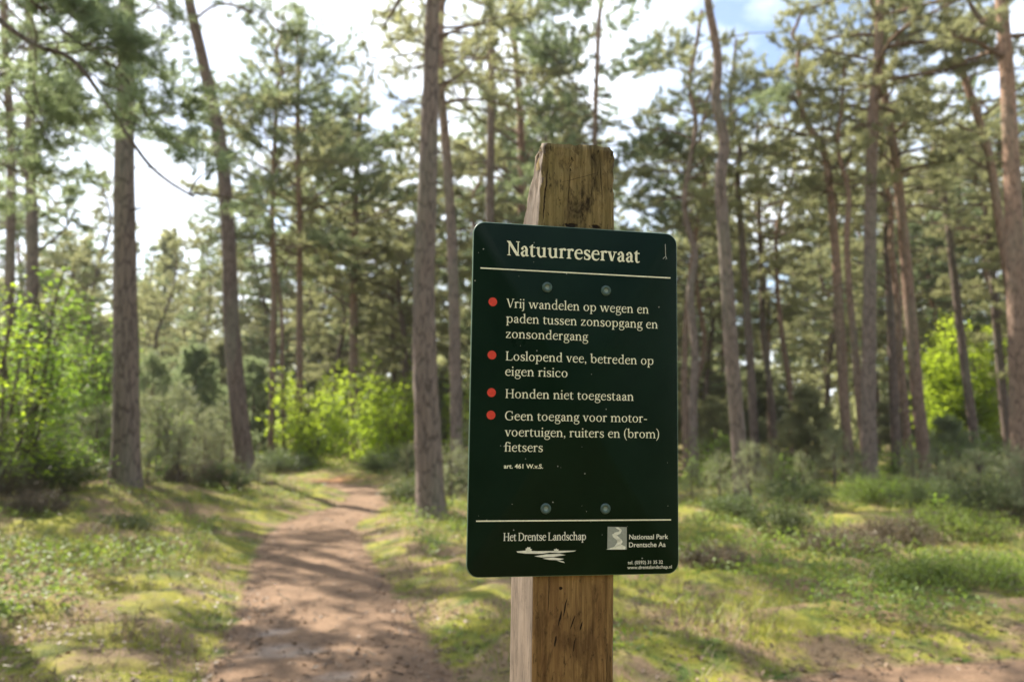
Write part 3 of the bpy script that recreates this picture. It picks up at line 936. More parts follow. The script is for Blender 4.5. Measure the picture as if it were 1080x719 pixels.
def grow_branch(mbw, tips, base, az, Ln, el, r, dens=1.0, droop=.15, tip_step=.13, bare=.35, tw=.9, sides=5):
    """one pine limb with side twigs; needle positions go to tips"""
    n = 7
    p = np.array(base, float); pts = [p.copy()]
    e, a = el, az
    st = Ln / n
    bend = rng.normal(0, .10)
    for k in range(n):
        d = np.array([math.sin(a) * math.cos(e), math.cos(a) * math.cos(e), math.sin(e)])
        p = p + d * st; pts.append(p.copy())
        e += -droop * .35 + rng.normal(0, .10) + (.12 if k > 3 else 0); a += bend + rng.normal(0, .12)
    pts = np.array(pts)
    tube(mbw, pts, np.linspace(r, r * .22, n + 1), sides)
    tint0 = rng.random()
    ns = max(3, int(Ln / .20 * dens))
    for k in range(ns):
        t = bare + (1 - bare) * (k + rng.random()) / ns
        i = min(int(t * n), n - 1); f = t * n - i
        q = pts[i] * (1 - f) + pts[i + 1] * f
        d0 = norm(pts[i + 1] - pts[i])
        side = 1 if k % 2 else -1
        hor = norm(np.cross(d0, [0, 0, 1.]))
        d = norm(d0 * rng.uniform(.35, .9) + hor * side * rng.uniform(.5, 1.0) + np.array([0, 0, rng.uniform(-.25, .4)]))
        l = tw * ((.42 * Ln * (1.1 - t)) + .22) * rng.uniform(.6, 1.2)
        m = 3
        tp = [q]
        for j in range(m):
            d = norm(d + rng.normal(0, .16, 3) + np.array([0, 0, .05]))
            tp.append(tp[-1] + d * l / m)
        tp = np.array(tp)
        tube(mbw, tp, np.linspace(r * .28, r * .10, m + 1), 3, cap=False)
        nt_ = max(2, int(l / tip_step))
        tt = np.clip(tint0 * .6 + .4 * rng.random(), 0, 1)
        for j in range(nt_):
            s = .3 + .7 * (j + .5 + rng.random() * .5) / nt_
            ii = min(int(s * m), m - 1); g = s * m - ii
            c = tp[ii] * (1 - g) + tp[ii + 1] * g
            dd = norm(tp[min(ii + 1, m)] - tp[ii] + 1e-6)
            sd = norm(np.cross(dd, rng.normal(0, 1, 3)))
            tips.append((c + sd * .03, dd + .5 * sd, tt))
            if rng.random() < .6: tips.append((c + sd * rng.uniform(.05, .12) + np.array([0, 0, .03]), dd + .9 * sd, tt))
    tips.append((pts[-1], pts[-1] - pts[-2], tint0))
    return pts

def crown_profile(t):
    return (.62 + .55 * math.sin(math.pi * min(1, t * 1.15))) * (1 - t ** 2.4) + .12

def fill_crown(mbw, tips, tr, z0, z1, Lmax, count, rB, **kw):
    """limbs round the trunk between the heights z0 and z1"""
    trz = tr[:, 2]
    az = rng.random() * 6.28
    for k in range(count):
        t = (k + rng.random()) / count
        z = z0 + (z1 - z0) * t
        b = np.array([np.interp(z, trz, tr[:, 0]), np.interp(z, trz, tr[:, 1]), z])
        az += 2.4 + rng.normal(0, .5)
        Ln = Lmax * crown_profile(t) * rng.uniform(.6, 1.15)
        grow_branch(mbw, tips, b, az, Ln, .05 + .7 * t + rng.normal(0, .15), rB * (1.1 - .75 * t) * (.5 + .5 * Ln / Lmax), **kw)

def trunk_tube(tr, r0, r1, sides=12):
    mb = MB()
    n = len(tr)
    s = np.linspace(0, 1, n)
    r = r0 * (1 - s) + r1 * s
    h = tr[:, 2] - tr[0, 2]
    r = r * (1 + .38 * np.exp(-h / .22)) 
    tube(mb, tr, r, sides, rough=.025)
    return mb

def stubs(mbw, tr, z0, z1, n, r=.012):
    for k in range(n):
        z = rng.uniform(z0, z1)
        b = np.array([np.interp(z, tr[:, 2], tr[:, 0]), np.interp(z, tr[:, 2], tr[:, 1]), z])
        a = rng.random() * 6.28; l = rng.uniform(.25, 1.3)
        d = np.array([math.sin(a), math.cos(a), rng.uniform(-.25, .35)])
        pts = [b, b + d * l * .5 + rng.normal(0, .04, 3), b + d * l + rng.normal(0, .08, 3) + np.array([0, 0, -.06])]
        tube(mbw, pts, [r, r * .7, r * .3], 4)

def pine(label, trunk_px, Y, w, H, bark='bark_grey', needle='needle_olive', crown=None, limbs=(), dead=6, lean_y=0.0, group=None,
         per=18, nl=.125, nw=.0068, cat='tree', name='pine_tree', fork=None, tip_step=.13):
    """trunk_px: photo pixels up the trunk (base first); w: trunk width in px at the base; H: tree height"""
    P = [px(x, y, Y + lean_y * k) for k, (x, y) in enumerate(trunk_px)]
    z = gh(P[0].x, P[0].y)
    P[0].z = z - .12
    last, prev = P[-1], P[-2]
    d = (last - prev).normalized()
    ex = []
    z_top = z + H
    if z_top > last.z + .8:
        d2 = (d + Vector((0, 0, .8))).normalized()
        m = 4
        for k in range(1, m + 1):
            hgt = (z_top - last.z) * k / m
            ex.append(Vector((last.x + d.x / max(d.z, .3) * hgt * .45 + .12 * math.sin(k * 2.1), last.y + .05 * math.sin(k), last.z + hgt)))
    tr = smooth_path(P + ex, 6)
    root = empty(name, tuple(tr[0] + np.array([0, 0, .12])))
    off = tr[0] + np.array([0, 0, .12])
    tr = tr - off
    r0 = w / 2 * Y / FPX * 1.0
    tag(root, label, cat, group)
    trunk_tube(tr, r0, .035).build('trunk', MAT[bark], root, smooth=True)
    mbw, tips = MB(), []
    for lm in limbs:
        limb(root, mbw, tips, lm, tr, off, Y, r0)
    if fork:
        for fk in fork:
            Q = [px(x, y, Y) for x, y in fk]
            Q = smooth_path(Q, 4) - off
            mb = MB(); tube(mb, Q, np.linspace(r0 * .75, r0 * .35, len(Q)), 9, rough=.02)
            mb.build('second_stem', MAT[bark], root, smooth=True)
    z0, z1 = .5 * H, H
    if crown:
        c = dict(crown); z0 = c.pop('z0'); Lm = c.pop('L'); cnt = c.pop('n')
        fill_crown(mbw, tips, tr, z0, H - .1, Lm, cnt, r0 * .32, tip_step=tip_step, **c)
    stubs(mbw, tr, max(1.6, z0 * .45), z0 + .5, dead)
    tube(mbw, tr[2:-1], .012, 3)  # no limb: unseen core tube inside the trunk, joins the limbs
    mbw.build('limbs', MAT['twig'], root)
    mbn = MB(); needles(mbn, tips, per, nl, nw)
    if mbn.n: mbn.build('crown', MAT[needle], root)
    return root

def limb(root, mbw, tips, lm, tr, off, Y, r0):
    """lm: (list of px points, depth change, radius in m, needle density)"""
    pts, dY, r, dens = lm
    n = len(pts)
    Q = np.array([tuple(px(x, y, Y + dY * k / max(1, n - 1))) for k, (x, y) in enumerate(pts)]) - off
    Q = smooth_path(Q, 4)
    mb = MB(); tube(mb, Q, np.linspace(r, r * .3, len(Q)), 6, rough=.03)
    mb.build('branch', MAT['twig'], root, smooth=True)
    if dens <= 0: return
    Ln = np.linalg.norm(np.diff(Q, axis=0), axis=1).sum()
    k = int(Ln * 5 * dens)
    for j in range(k):
        t = .3 + .7 * rng.random()
        i = min(int(t * (len(Q) - 1)), len(Q) - 2)
        d = Q[i + 1] - Q[i]
        az = math.atan2(d[0], d[1]) + rng.choice([-1, 1]) * rng.uniform(.4, 1.3)
        grow_branch(mbw, tips, Q[i], az, rng.uniform(.35, .8) * min(1.3, .4 + Ln * .3), rng.uniform(-.5, .4), r * .35, bare=.15, sides=3)

# prototypes for the stand behind: trunk, limbs, crown
def proto_pine(H, z0, Lm, n, bark, needle, per=7, nl=.17, nw=.016, wob=.25, r0=.14, tip_step=.2):
    P = [(0, 0, -.15)] + [(rng.normal(0, wob) * k / 6, rng.normal(0, wob) * k / 6, H * k / 6) for k in range(1, 7)]
    tr = smooth_path(P, 4)
    root = empty('pine_tree', (0, 0, 0))
    trunk_tube(tr, r0, .03, 8).build('trunk', MAT[bark], root, smooth=True)
    mbw, tips = MB(), []
    fill_crown(mbw, tips, tr, z0, H - .1, Lm, n, r0 * .3, tip_step=tip_step, dens=.85)
    stubs(mbw, tr, H * .15, z0, 8)
    tube(mbw, tr[2:-1], .012, 3)  # unseen core inside the trunk again, ties limbs and stubs together
    mbw.build('limbs', MAT['twig'], root)
    mbn = MB(); needles(mbn, tips, per, nl, nw, .8); mbn.build('crown', MAT[needle], root)
    return root

def copy_tree(o, loc, rz=0, s=(1, 1, 1), lean=(0, 0)):
    c = o.copy(); COL.objects.link(c)
    for k in ('label', 'category', 'group'):
        if k in c: del c[k]
    c.location = loc; c.rotation_euler = (lean[0], lean[1], rz); c.scale = s
    for ch in o.children:
        d = ch.copy(); COL.objects.link(d); d.parent = c
    return c

# --- the pines that can be told apart, from left to right
pine('slim grey brown pine trunk at the very left edge, behind the bright green leaves', [(8, 500), (9, 360), (11, 260), (12, 160), (6, 60), (4, 0)], 17, 11, 12,
     needle='needle_green', crown=dict(z0=6.2, L=2.3, n=30), dead=8, limbs=[([(11, 170), (25, 150), (60, 128)], .4, .03, .6)])
pine('slim pine at the left with one bare curved branch reaching out to its right', [(30, 500), (33, 360), (34, 240), (31, 150), (35, 60), (30, 0)], 15.5, 14, 13,
     needle='needle_green', crown=dict(z0=6.3, L=2.2, n=22), dead=8,
     limbs=[([(34, 268), (52, 256), (70, 240), (80, 222)], .2, .035, .25), ([(31, 190), (12, 160), (0, 148)], -.2, .03, .4)])
pine('thick straight grey pine trunk standing on the mossy bank left of the path', [(132, 528), (133, 420), (132, 300), (131, 200), (132, 100), (134, 0)], 10.6, 29, 13.5,
     needle='needle_green', crown=dict(z0=7.0, L=2.4, n=20), dead=10,
     limbs=[([(136, 60), (165, 80), (190, 92)], .6, .022, .9), ([(136, 105), (165, 125), (196, 140)], .9, .020, .9), ([(136, 20), (160, 6), (175, -20)], .4, .02, .8),
            ([(128, 110), (95, 120), (60, 145)], .5, .022, .8), ([(128, 60), (100, 60), (70, 90)], .8, .02, .8)])
pine('leaning dark pine trunk bending up to the left, at the bank foot beside the path', [(262, 503), (252, 430), (244, 340), (241, 250), (232, 150), (213, 60), (199, -5)], 15.3, 20, 13,
     bark='bark_dark', needle='needle_green', crown=dict(z0=9.6, L=2.4, n=22), dead=3,
     limbs=[([(206, 20), (230, 5), (262, 12), (298, 38)], -1.2, .03, 1.0), ([(203, 10), (190, 30), (170, 45)], .8, .02, .9)])
pine('slim reddish pine of two stems joined at the fork, left of the bright green bush', [(285, 500), (287, 400), (289, 300), (287, 230), (290, 150), (293, 90)], 22, 7, 12.5,
     bark='bark_orange', crown=dict(z0=5.5, L=2.6, n=44), dead=6, fork=[[(300, 498), (298, 400), (297, 330), (291, 285), (283, 240)]],
     limbs=[([(291, 300), (303, 275), (306, 262)], 0, .03, 0)], per=15, nl=.14, nw=.010)
pine('slim dark straight pine right beside the reddish twin stemmed pine', [(314, 497), (316, 400), (316, 300), (316, 240), (314, 140), (315, 70)], 22.8, 8, 13.2,
     bark='bark_orange', needle='needle_green', crown=dict(z0=5.8, L=3.2, n=64, dens=1.15), dead=5, per=15, nl=.14, nw=.010)
pine('reddish pine rising out of the bright green bush, with a bare branch to its left', [(373, 498), (373, 400), (373, 330), (374, 260), (376, 180), (380, 120)], 25.5, 10, 12.2,
     bark='bark_orange', crown=dict(z0=5.8, L=3.0, n=54, dens=1.1), dead=5, per=15, nl=.15, nw=.011,
     limbs=[([(372, 325), (352, 312), (330, 296), (318, 282)], .3, .045, .25)])
pine('thick grey pine trunk at the right edge of the path, just left of the sign', [(456, 551), (452, 470), (448, 380), (447, 300), (450, 220), (453, 130), (455, 60), (457, -5)], 10.4, 30, 14,
     needle='needle_olive', crown=dict(z0=7.4, L=2.4, n=22), dead=2,
     limbs=[([(456, 40), (478, 34), (500, 36)], .1, .028, .3), ([(456, 92), (480, 82), (498, 66), (505, 45)], .3, .022, .3), ([(451, 62), (438, 56), (400, 62), (375, 52)], .9, .018, .45),
            ([(451, 110), (430, 108), (400, 96)], .7, .012, .45), ([(449, 48), (450, 38), (446, 25)], 0, .03, 0)])
pine('slim grey pine close behind the thick trunk left of the sign, curving up leftward', [(482, 500), (481, 420), (479, 330), (476, 240), (470, 150), (464, 80), (466, 0)], 18, 14, 13,
     needle='needle_olive', crown=dict(z0=8.4, L=2.4, n=26), dead=7, per=17, nl=.14, nw=.009,
     limbs=[([(472, 130), (485, 122), (498, 128)], 0, .02, .3)])
pine('thin straight dark pine showing above the top left corner of the sign', [(521, 500), (519, 400), (517, 230), (518, 120), (518, 50), (518, -5)], 21, 11, 15,
     bark='bark_dark', crown=dict(z0=10.6, L=2.2, n=18), dead=8, per=17, nl=.14, nw=.009)
pine('orange barked pine with rising limbs just left of the post top', [(556, 500), (555, 400), (551, 250), (550, 160), (546, 80), (540, 20)], 25, 11, 16,
     bark='bark_orange', crown=dict(z0=6.6, L=3.4, n=50, dens=1.1), dead=6, per=15, nl=.15, nw=.011,
     limbs=[([(551, 190), (562, 165), (580, 130), (588, 90)], .2, .07, .5), ([(550, 205), (535, 185), (528, 150)], .3, .05, .5), ([(562, 160), (600, 120), (610, 85)], .3, .05, .5)])
pine('dense dark crowned pine rising behind the top of the wooden post', [(622, 500), (622, 380), (625, 240), (628, 120), (632, 20)], 23, 6.5, 16.5,
     needle='needle_green', crown=dict(z0=6.4, L=3.3, n=56, dens=1.15), dead=6, per=15, nl=.15, nw=.011)
pine('crooked slim pine directly right of the sign, wavering upward', [(733, 497), (731, 430), (733, 370), (728, 310), (733, 270), (722, 220), (728, 170)], 20, 10, 12,
     needle='needle_olive', crown=dict(z0=6.4, L=2.2, n=26), dead=9, per=17, nl=.14, nw=.009)
pine('thin pale pine leaning against the crooked pine beside the right edge of the sign', [(724, 495), (722, 400), (724, 330), (729, 280), (738, 220)], 22, 7, 11,
     bark='bark_orange', crown=dict(z0=6.4, L=1.9, n=22), dead=5, per=17, nl=.14, nw=.009)
pine('pinkish grey pine trunk right of the sign, kinked to the left near its top', [(784, 525), (777, 440), (770, 350), (765, 270), (760, 190), (764, 150), (755, 105), (757, 60), (746, -5)], 13.3, 17, 13,
     bark='bark_grey', needle='needle_green', crown=dict(z0=8.8, L=2.3, n=20), dead=3,
     limbs=[([(757, 112), (748, 118), (745, 116)], 0, .02, 0), ([(762, 130), (780, 112), (800, 100), (822, 92)], .9, .015, .9)])
pine('slim dark pine close behind the pinkish trunk right of the sign', [(797, 492), (793, 410), (788, 330), (783, 260), (778, 190)], 21.5, 10, 12,
     bark='bark_dark', crown=dict(z0=7.2, L=2.2, n=28), dead=8, per=17, nl=.14, nw=.009)
pine('thin dark pine leaning left, above the olive juniper bush', [(820, 480), (812, 410), (805, 350), (803, 280), (800, 220)], 27, 8, 12,
     bark='bark_dark', crown=dict(z0=7.2, L=2.6, n=34), dead=6, per=8, nl=.16, nw=.012)
pine('orange stemmed pine with a sharply elbowed top, right of the olive juniper bush', [(897, 500), (890, 420), (885, 330), (880, 250), (874, 190), (868, 155), (856, 138), (845, 110), (842, 60)], 20, 11, 12,
     bark='bark_orange', crown=dict(z0=6.8, L=2.3, n=30), dead=5, per=17, nl=.14, nw=.009,
     limbs=[([(868, 152), (858, 138), (846, 136)], 0, .06, 0)])
pine('tall grey green pine trunk in the middle of the right stand, its bark mossy', [(918, 516), (916, 430), (917, 330), (918, 230), (921, 120), (926, 60), (929, -5)], 18, 16.5, 16,
     bark='bark_grey', crown=dict(z0=8.5, L=2.8, n=30), dead=4, per=17, nl=.14, nw=.009,
     limbs=[([(922, 100), (910, 76), (895, 60)], .2, .04, .5), ([(924, 60), (950, 42), (975, 28), (985, 5)], .3, .04, .8)])
pine('short pale sunlit pine stem touching the left of the tall mossy trunk', [(921, 515), (912, 470), (906, 420), (902, 370), (896, 310), (893, 250)], 18.6, 10, 10,
     bark='bark_orange', crown=dict(z0=6.6, L=1.9, n=22), dead=5, per=17, nl=.14, nw=.009)
pine('reddish pine with a sunlit stem curving left, right of the tall mossy trunk', [(977, 504), (968, 420), (960, 330), (951, 230), (943, 160), (934, 108), (930, 60)], 20.5, 14, 14,
     bark='bark_orange', crown=dict(z0=7.8, L=2.6, n=34), dead=5, per=17, nl=.14, nw=.009)
pine('dark upright pine stem squeezed between the tall mossy trunk and the reddish curving pine', [(946, 498), (943, 420), (940, 350), (937, 280), (934, 200)], 23, 11, 12,
     bark='bark_dark', crown=dict(z0=7.4, L=2.2, n=26), dead=6, per=17, nl=.14, nw=.009)
pine('rusty brown broken looking pine stem in the shade beside the reddish curving pine', [(961, 500), (955, 440), (950, 380), (947, 320), (940, 260)], 22, 9, 11,
     bark='bark_orange', crown=dict(z0=7.0, L=2.0, n=22), dead=9, per=17, nl=.14, nw=.009)
pine('thin dark pine leaning left in front of the bright green tree at the right', [(1034, 492), (1022, 420), (1012, 340), (1004, 270), (996, 210), (985, 165)], 25.5, 10, 12.5,
     bark='bark_dark', crown=dict(z0=7.6, L=2.6, n=32), dead=7, per=17, nl=.14, nw=.009)
pine('second dark leaning pine in front of the bright green tree, nearer the right edge', [(1066, 490), (1057, 410), (1050, 330), (1045, 270), (1038, 200)], 26.5, 10, 12.5,
     bark='bark_dark', crown=dict(z0=7.4, L=2.6, n=32), dead=7, per=17, nl=.14, nw=.009)
pine('broad pinkish pine trunk at the right edge, a thick limb forking left near its top', [(1079, 520), (1076, 420), (1072, 300), (1067, 180), (1062, 80), (1056, -5)], 15.5, 23, 14,
     bark='bark_orange', crown=dict(z0=8.6, L=2.7, n=24), dead=4,
     limbs=[([(1062, 30), (1045, 26), (1030, 16), (1018, -8)], .2, .11, 0), ([(1066, 130), (1040, 150), (1005, 140), (985, 120)], .8, .02, .8)])
pine('slanting dark pine crossing behind the broad trunk at the right edge', [(1085, 480), (1068, 330), (1055, 240), (1042, 160), (1020, 90), (1004, 40), (996, 0)], 19, 11, 14,
     bark='bark_orange', crown=dict(z0=7.8, L=2.5, n=32), dead=7, per=17, nl=.14, nw=.009,
     limbs=[([(1046, 180), (1020, 165), (1000, 140), (990, 110)], .3, .05, .5)])

# pine out of the frame at the left whose lowest limbs hang into the picture
pine('pine at the left edge whose long dark bough hangs across the top left corner', [(-110, 600), (-112, 400), (-108, 200), (-105, 0), (-104, -120)], 7.2, 34, 11,
     bark='bark_grey', needle='needle_green', crown=dict(z0=5.6, L=2.0, n=9), dead=4,
     limbs=[([(-106, -60), (-50, -22), (0, 22), (38, 48), (75, 62), (112, 108), (150, 165), (176, 190), (205, 208)], -.3, .032, .55),
            ([(38, 48), (36, 90), (46, 128)], 0, .012, .6), ([(-106, 40), (-40, 60), (10, 85), (45, 135)], .5, .022, 1.5),
            ([(-106, -90), (0, -40), (60, 0), (110, 20)],   .8, .022, 1.5), ([(-108, 140), (-50, 120), (0, 128), (30, 160)], .6, .018, .7),
            ([(-104, -150), (-20, -70), (30, -20), (70, 40)], .3, .02, 1.6), ([(-104, -120), (0, -30), (70, 35), (130, 80), (160, 130)], .9, .022, 1.3), ([(-108, 90), (-30, 80), (50, 90), (100, 140)], 1.2, .02, 1.4), ([(-108, 190), (-30, 170), (30, 185), (60, 215)], 1.0, .018, 1.2)])

# --- the stand behind: copies of a few pines
PROTO = [proto_pine(14, 5.0, 2.9, 60, 'bark_orange', 'needle_olive', per=22, nl=.155, nw=.0135),
         proto_pine(13, 2.8, 2.7, 72, 'bark_dark', 'needle_olive', wob=.35, per=22, nl=.155, nw=.0135),
         proto_pine(15, 6.0, 3.1, 60, 'bark_orange', 'needle_green', wob=.4, per=22, nl=.155, nw=.0135),
         proto_pine(12, 1.8, 2.5, 76, 'bark_dark', 'needle_green', r0=.11, per=22, nl=.155, nw=.0135),
         proto_pine(14, 6.6, 2.7, 50, 'bark_orange', 'needle_olive', wob=.5, per=22, nl=.155, nw=.0135)]
used = [False] * len(PROTO)
def place(kind, x, Y, s, label, group=None, rz=None, lean=(0, 0)):
    q = px(x, 450, Y)
    z = gh(q.x, Y)
    rz = rng.random() * 6.28 if rz is None else rz
    if not used[kind]:
        o = PROTO[kind]; used[kind] = True
        o.location = (q.x, Y, z); o.rotation_euler = (lean[0], lean[1], rz); o.scale = (s, s, s)
    else:
        o = copy_tree(PROTO[kind], (q.x, Y, z), rz, (s, s, s), lean)
    tag(o, label, 'tree', group)
    return o
STAND = {
 'left': ('olive pine in the sunlit stand behind the leaning dark trunk left of the path', 'pines behind the leaning trunk',
          [(60, 30, 3, .8), (100, 27, 1, .75), (165, 34, 1, .72), (190, 42, 1, .85), (215, 37, 3, .8), (240, 45, 0, .8), (150, 48, 3, .95), (20, 34, 0, .9), (-40, 28, 2, .9)]),
 'mid': ('pine of the sunlit stand behind the bright bush where the path disappears', 'pines behind the bright bush',
         [(270, 36, 1, .9), (300, 38, 3, .85), (335, 40, 0, .9), (350, 29, 1, .78), (395, 33, 2, .78), (418, 31, 1, .85), (440, 38, 0, .9), (320, 50, 2, 1.0), (400, 48, 1, 1.0), (470, 33, 3, .9), (500, 40, 1, 1.0)]),
 'sign': ('olive pine of the stand behind the wooden post and the sign', 'pines behind the sign',
          [(510, 30, 2, .95), (540, 36, 0, 1.1), (575, 31, 2, 1.05), (600, 42, 1, 1.2), (650, 34, 1, .95), (680, 40, 3, 1.0), (705, 32, 3, .9), (590, 27, 1, 1.0)]),
 'right': ('slim pine in the crowded stand behind the trunks right of the sign', 'pines crowding the right background',
           [(745, 30, 1, .85), (760, 38, 0, .95), (790, 44, 3, 1.05), (814, 30, 0, .8), (835, 25, 4, .85), (712, 44, 3, 1.2), (775, 50, 3, 1.3), (730, 26, 4, .8), (850, 46, 1, 1.1), (873, 38, 1, 1.0), (893, 44, 2, 1.05), (925, 40, 2, 1.15), (945, 34, 0, 1.0),
            (968, 42, 1, 1.2), (985, 33, 2, 1.0), (1008, 41, 1, 1.25), (1040, 35, 0, 1.05), (1062, 30, 2, 1.0), (1112, 27, 1, 1.0), (1120, 24, 0, .95), (1000, 44, 1, 1.2), (1130, 32, 3, 1.1), (870, 50, 2, 1.1), (960, 46, 3, 1.2)]),
}
for key, (lab, grp, spots) in STAND.items():
    for (x, Y, k, s) in spots:
        place(k, x, Y, s, lab, grp, lean=(rng.normal(0, .03), rng.normal(0, .03)))
# two single crowns that stand out against the sky
place(3, 322, 36, 1.36, 'tall pointed green pine standing alone against the white sky left of centre')
place(1, 428, 27.0, .92, 'olive pine with a rounded top, lower than the pointed pine it stands right of')

# far-off wood, one mass
def far_wood(name, label, count, spot, seed, mat):
    mbw, tips = MB(), []
    r = random.Random(seed)
    for k in range(count):
        x, Y = spot(r)
        z = gh(x, Y); H = r.uniform(9, 15)
        tube(mbw, [(x, Y, z - .2), (x + r.uniform(-.3, .3), Y, z + H * .5), (x + r.uniform(-.5, .5), Y, z + H)], [.2, .14, .04], 5, tint=.05)
        for j in range(150):
            t = r.random() ** .8
            zz_ = z + H * (.18 + .82 * t); R_ = 2.9 * crown_profile(t)
            a = r.random() * 6.28; q = R_ * math.sqrt(r.random())
            tips.append((np.array([x + q * math.cos(a), Y + q * math.sin(a), zz_]), np.array([math.cos(a), math.sin(a), .4]), r.random()))
        # undergrowth below the crowns
        for j in range(60):
            xx, yy = x + r.uniform(-3, 3), Y + r.uniform(-3, 3)
            tips.append((np.array([xx, yy, gh(x, Y) + abs(r.gauss(0, 1.3))]), np.array([0, 0, 1.]), r.random()))
    needles(mbw, tips, 7, .62, .11, .9)
    o = mbw.build(name, MAT[mat])
    tag(o, label, 'woodland', kind='stuff')
def spot_far(r):
    Y = r.uniform(50, 95)
    return r.uniform(-1.05, 1.05) * Y, Y
def spot_back(r):
    a = r.uniform(1.75, 4.55); q = r.uniform(9, 34)
    return q * math.sin(a), q * math.cos(a)
far_wood('distant_wood', 'far off mass of pale pine wood closing the view between the trunks', 170, spot_far, 11, 'needle_olive')
far_wood('wood_behind', 'pine wood on the near side of the path, behind the viewer', 34, spot_back, 12, 'needle_green')

# ------------------------------------------------------------------ bushes and undergrowth
def bush(name, label, loc, R_, H, leafmat, size=.06, stems=7, subs=12, per=4, step=.12, cat='bush', bark='twig', spread=1.0, flat=.45, group=None, layered=.45, bend=.5, lowest=.12):
    root = empty(name, loc)
    tag(root, label, cat, group)
    mbw, tips = MB(), []
    for k in range(stems):
        a = 6.283 * k / stems + rng.normal(0, .4)
        top = H * rng.uniform(.6, 1.0); out_ = R_ * rng.uniform(.15, .75)
        n = 6
        pts = np.array([[out_ * math.sin(a) * (t ** 1.3) + rng.normal(0, .03), out_ * math.cos(a) * (t ** 1.3) + rng.normal(0, .03), top * t - .05] for t in np.linspace(0, 1, n)])
        r0 = .012 + .010 * H / 2
        tube(mbw, pts, np.linspace(r0, r0 * .25, n), 5)
        t0 = rng.random()
        for j in range(subs):
            t = lowest + (1 - lowest) * (j + rng.random()) / subs
            i = min(int(t * (n - 1)), n - 2); f = t * (n - 1) - i
            q = pts[i] * (1 - f) + pts[i + 1] * f
            aa = a + rng.normal(0, 1.3); l = R_ * (1.05 - .65 * t) * rng.uniform(.35, .8)
            d = np.array([math.sin(aa), math.cos(aa), rng.normal(.15, layered)])
            tp = np.array([q, q + d * l * .5, q + d * l + np.array([0, 0, -.08 * l])])
            tube(mbw, tp, [r0 * .35, r0 * .25, r0 * .1], 3, cap=False)
            tt = np.clip(.5 * t0 + .5 * rng.random(), 0, 1)
            m = max(2, int(l / step))
            for s in range(m):
                u = .15 + .85 * (s + rng.random()) / m
                c = tp[0] * (1 - u) + tp[2] * u
                sd = np.array([d[1], -d[0], 0]) * rng.choice([-1, 1]) * rng.uniform(.0, .35) * l * .6
                tips.append((c + sd, d + sd, tt))
    mbw.build('stems', MAT[bark], root)
    mb = MB(); leaves(mb, tips, per, size, flat, scatter=size * .9); mb.build('foliage', MAT[leafmat], root)
    return root

def at(x, Y, dz=0):
    q = px(x, 450, Y)
    return (q.x, Y, gh(q.x, Y) + dz)

bush('leafy_bush', 'bright yellow green leafy bush, the left half of the sunlit pair behind the path bend', at(334, 22.5), 1.95, 2.5, 'leaf_bright', .10, 12, 17, 5, .11, layered=.6)
bush('leafy_bush', 'tallest bright yellow green bush behind the path bend, between the reddish pine and thick trunk', at(408, 23.5), 1.75, 3.3, 'leaf_bright', .10, 13, 17, 5, .11, layered=.6)
bush('leafy_bush', 'bright green bush peeping out between the thick trunk and the left edge of the sign', at(487, 23), 1.0, 2.9, 'leaf_bright', .09, 9, 16, 5, .11)
bush('leafy_tree', 'large bright green leafy tree glowing behind the dark leaning pines at the right', at(1022, 29), 2.7, 5.2, 'leaf_bright', .13, 16, 24, 8, .13, cat='tree')
bush('leafy_tree', 'bright green leafy tree cut off by the right edge, behind the broad pinkish trunk', at(1095, 30), 1.9, 3.8, 'leaf_bright', .13, 12, 18, 6, .14, cat='tree')
bush('beech_sapling', 'tall green beech sapling with layered sprays at the left edge of the picture', at(30, 9.6), 1.2, 2.9, 'leaf_green', .062, 8, 17, 5, .075, cat='sapling', layered=.10)
bush('beech_sapling', 'lower sunlit yellow green sapling spreading below the layered sprays at the left edge', at(-5, 8.8), 1.15, 2.6, 'leaf_bright', .058, 7, 14, 4, .08, cat='sapling', layered=.10)
bush('leafy_bush', 'mid green bush between the beech sapling and the thick trunk on the bank', at(96, 13.0), 1.05, 2.9, 'leaf_green', .07, 10, 20, 5, .09)
bush('leafy_bush', 'dark shaded bush standing low behind the beech sapling at the left', at(50, 14.5), 1.4, 2.4, 'leaf_green', .065, 9, 18, 5, .09)
bush('leafy_bush', 'yellowish flecked bush just right of the thick trunk on the bank', at(182, 13.5), .65, 1.3, 'leaf_green', .05, 6, 12, 3, .1)
bush('leafy_bush', 'pale green tuft of bush at the right edge of the sign, below the crooked pine', at(735, 15.5), .5, .95, 'leaf_green', .05, 6, 10, 3, .1)

for lab, x, Y, R_, H, mt in (('loose green shrub among the stems just right of the crooked pine', 752, 18.5, .8, 1.3, 'leaf_green'), ('low leafy green shrub before the olive juniper bush', 828, 17.5, .7, .8, 'leaf_green'),
                             ('mid green leafy shrub right behind the elbowed orange pine', 890, 22.5, .9, 1.5, 'leaf_green'), ('loose leafy shrub at the foot of the dark upright stems, right of the mossy trunk', 945, 19.5, .7, 1.1, 'leaf_green'),
                             ('knee high leafy shrub below the bright green tree', 1010, 18.5, .9, 1.1, 'leaf_moss'), ('leafy shrub in front of the second dark leaning pine', 1055, 17.5, .8, 1.2, 'leaf_green'),
                             ('broad leafy shrub far behind the sign, mostly hidden by it', 640, 22, 1.6, 2.3, 'leaf_green'), ('dark leafy shrub far behind the sign, left of the broad one', 570, 24, 1.5, 2.4, 'leaf_dark')):
    bush('leafy_bush', lab, at(x, Y), R_, H, mt, .055, 8, 13, 4, .1, layered=.5)

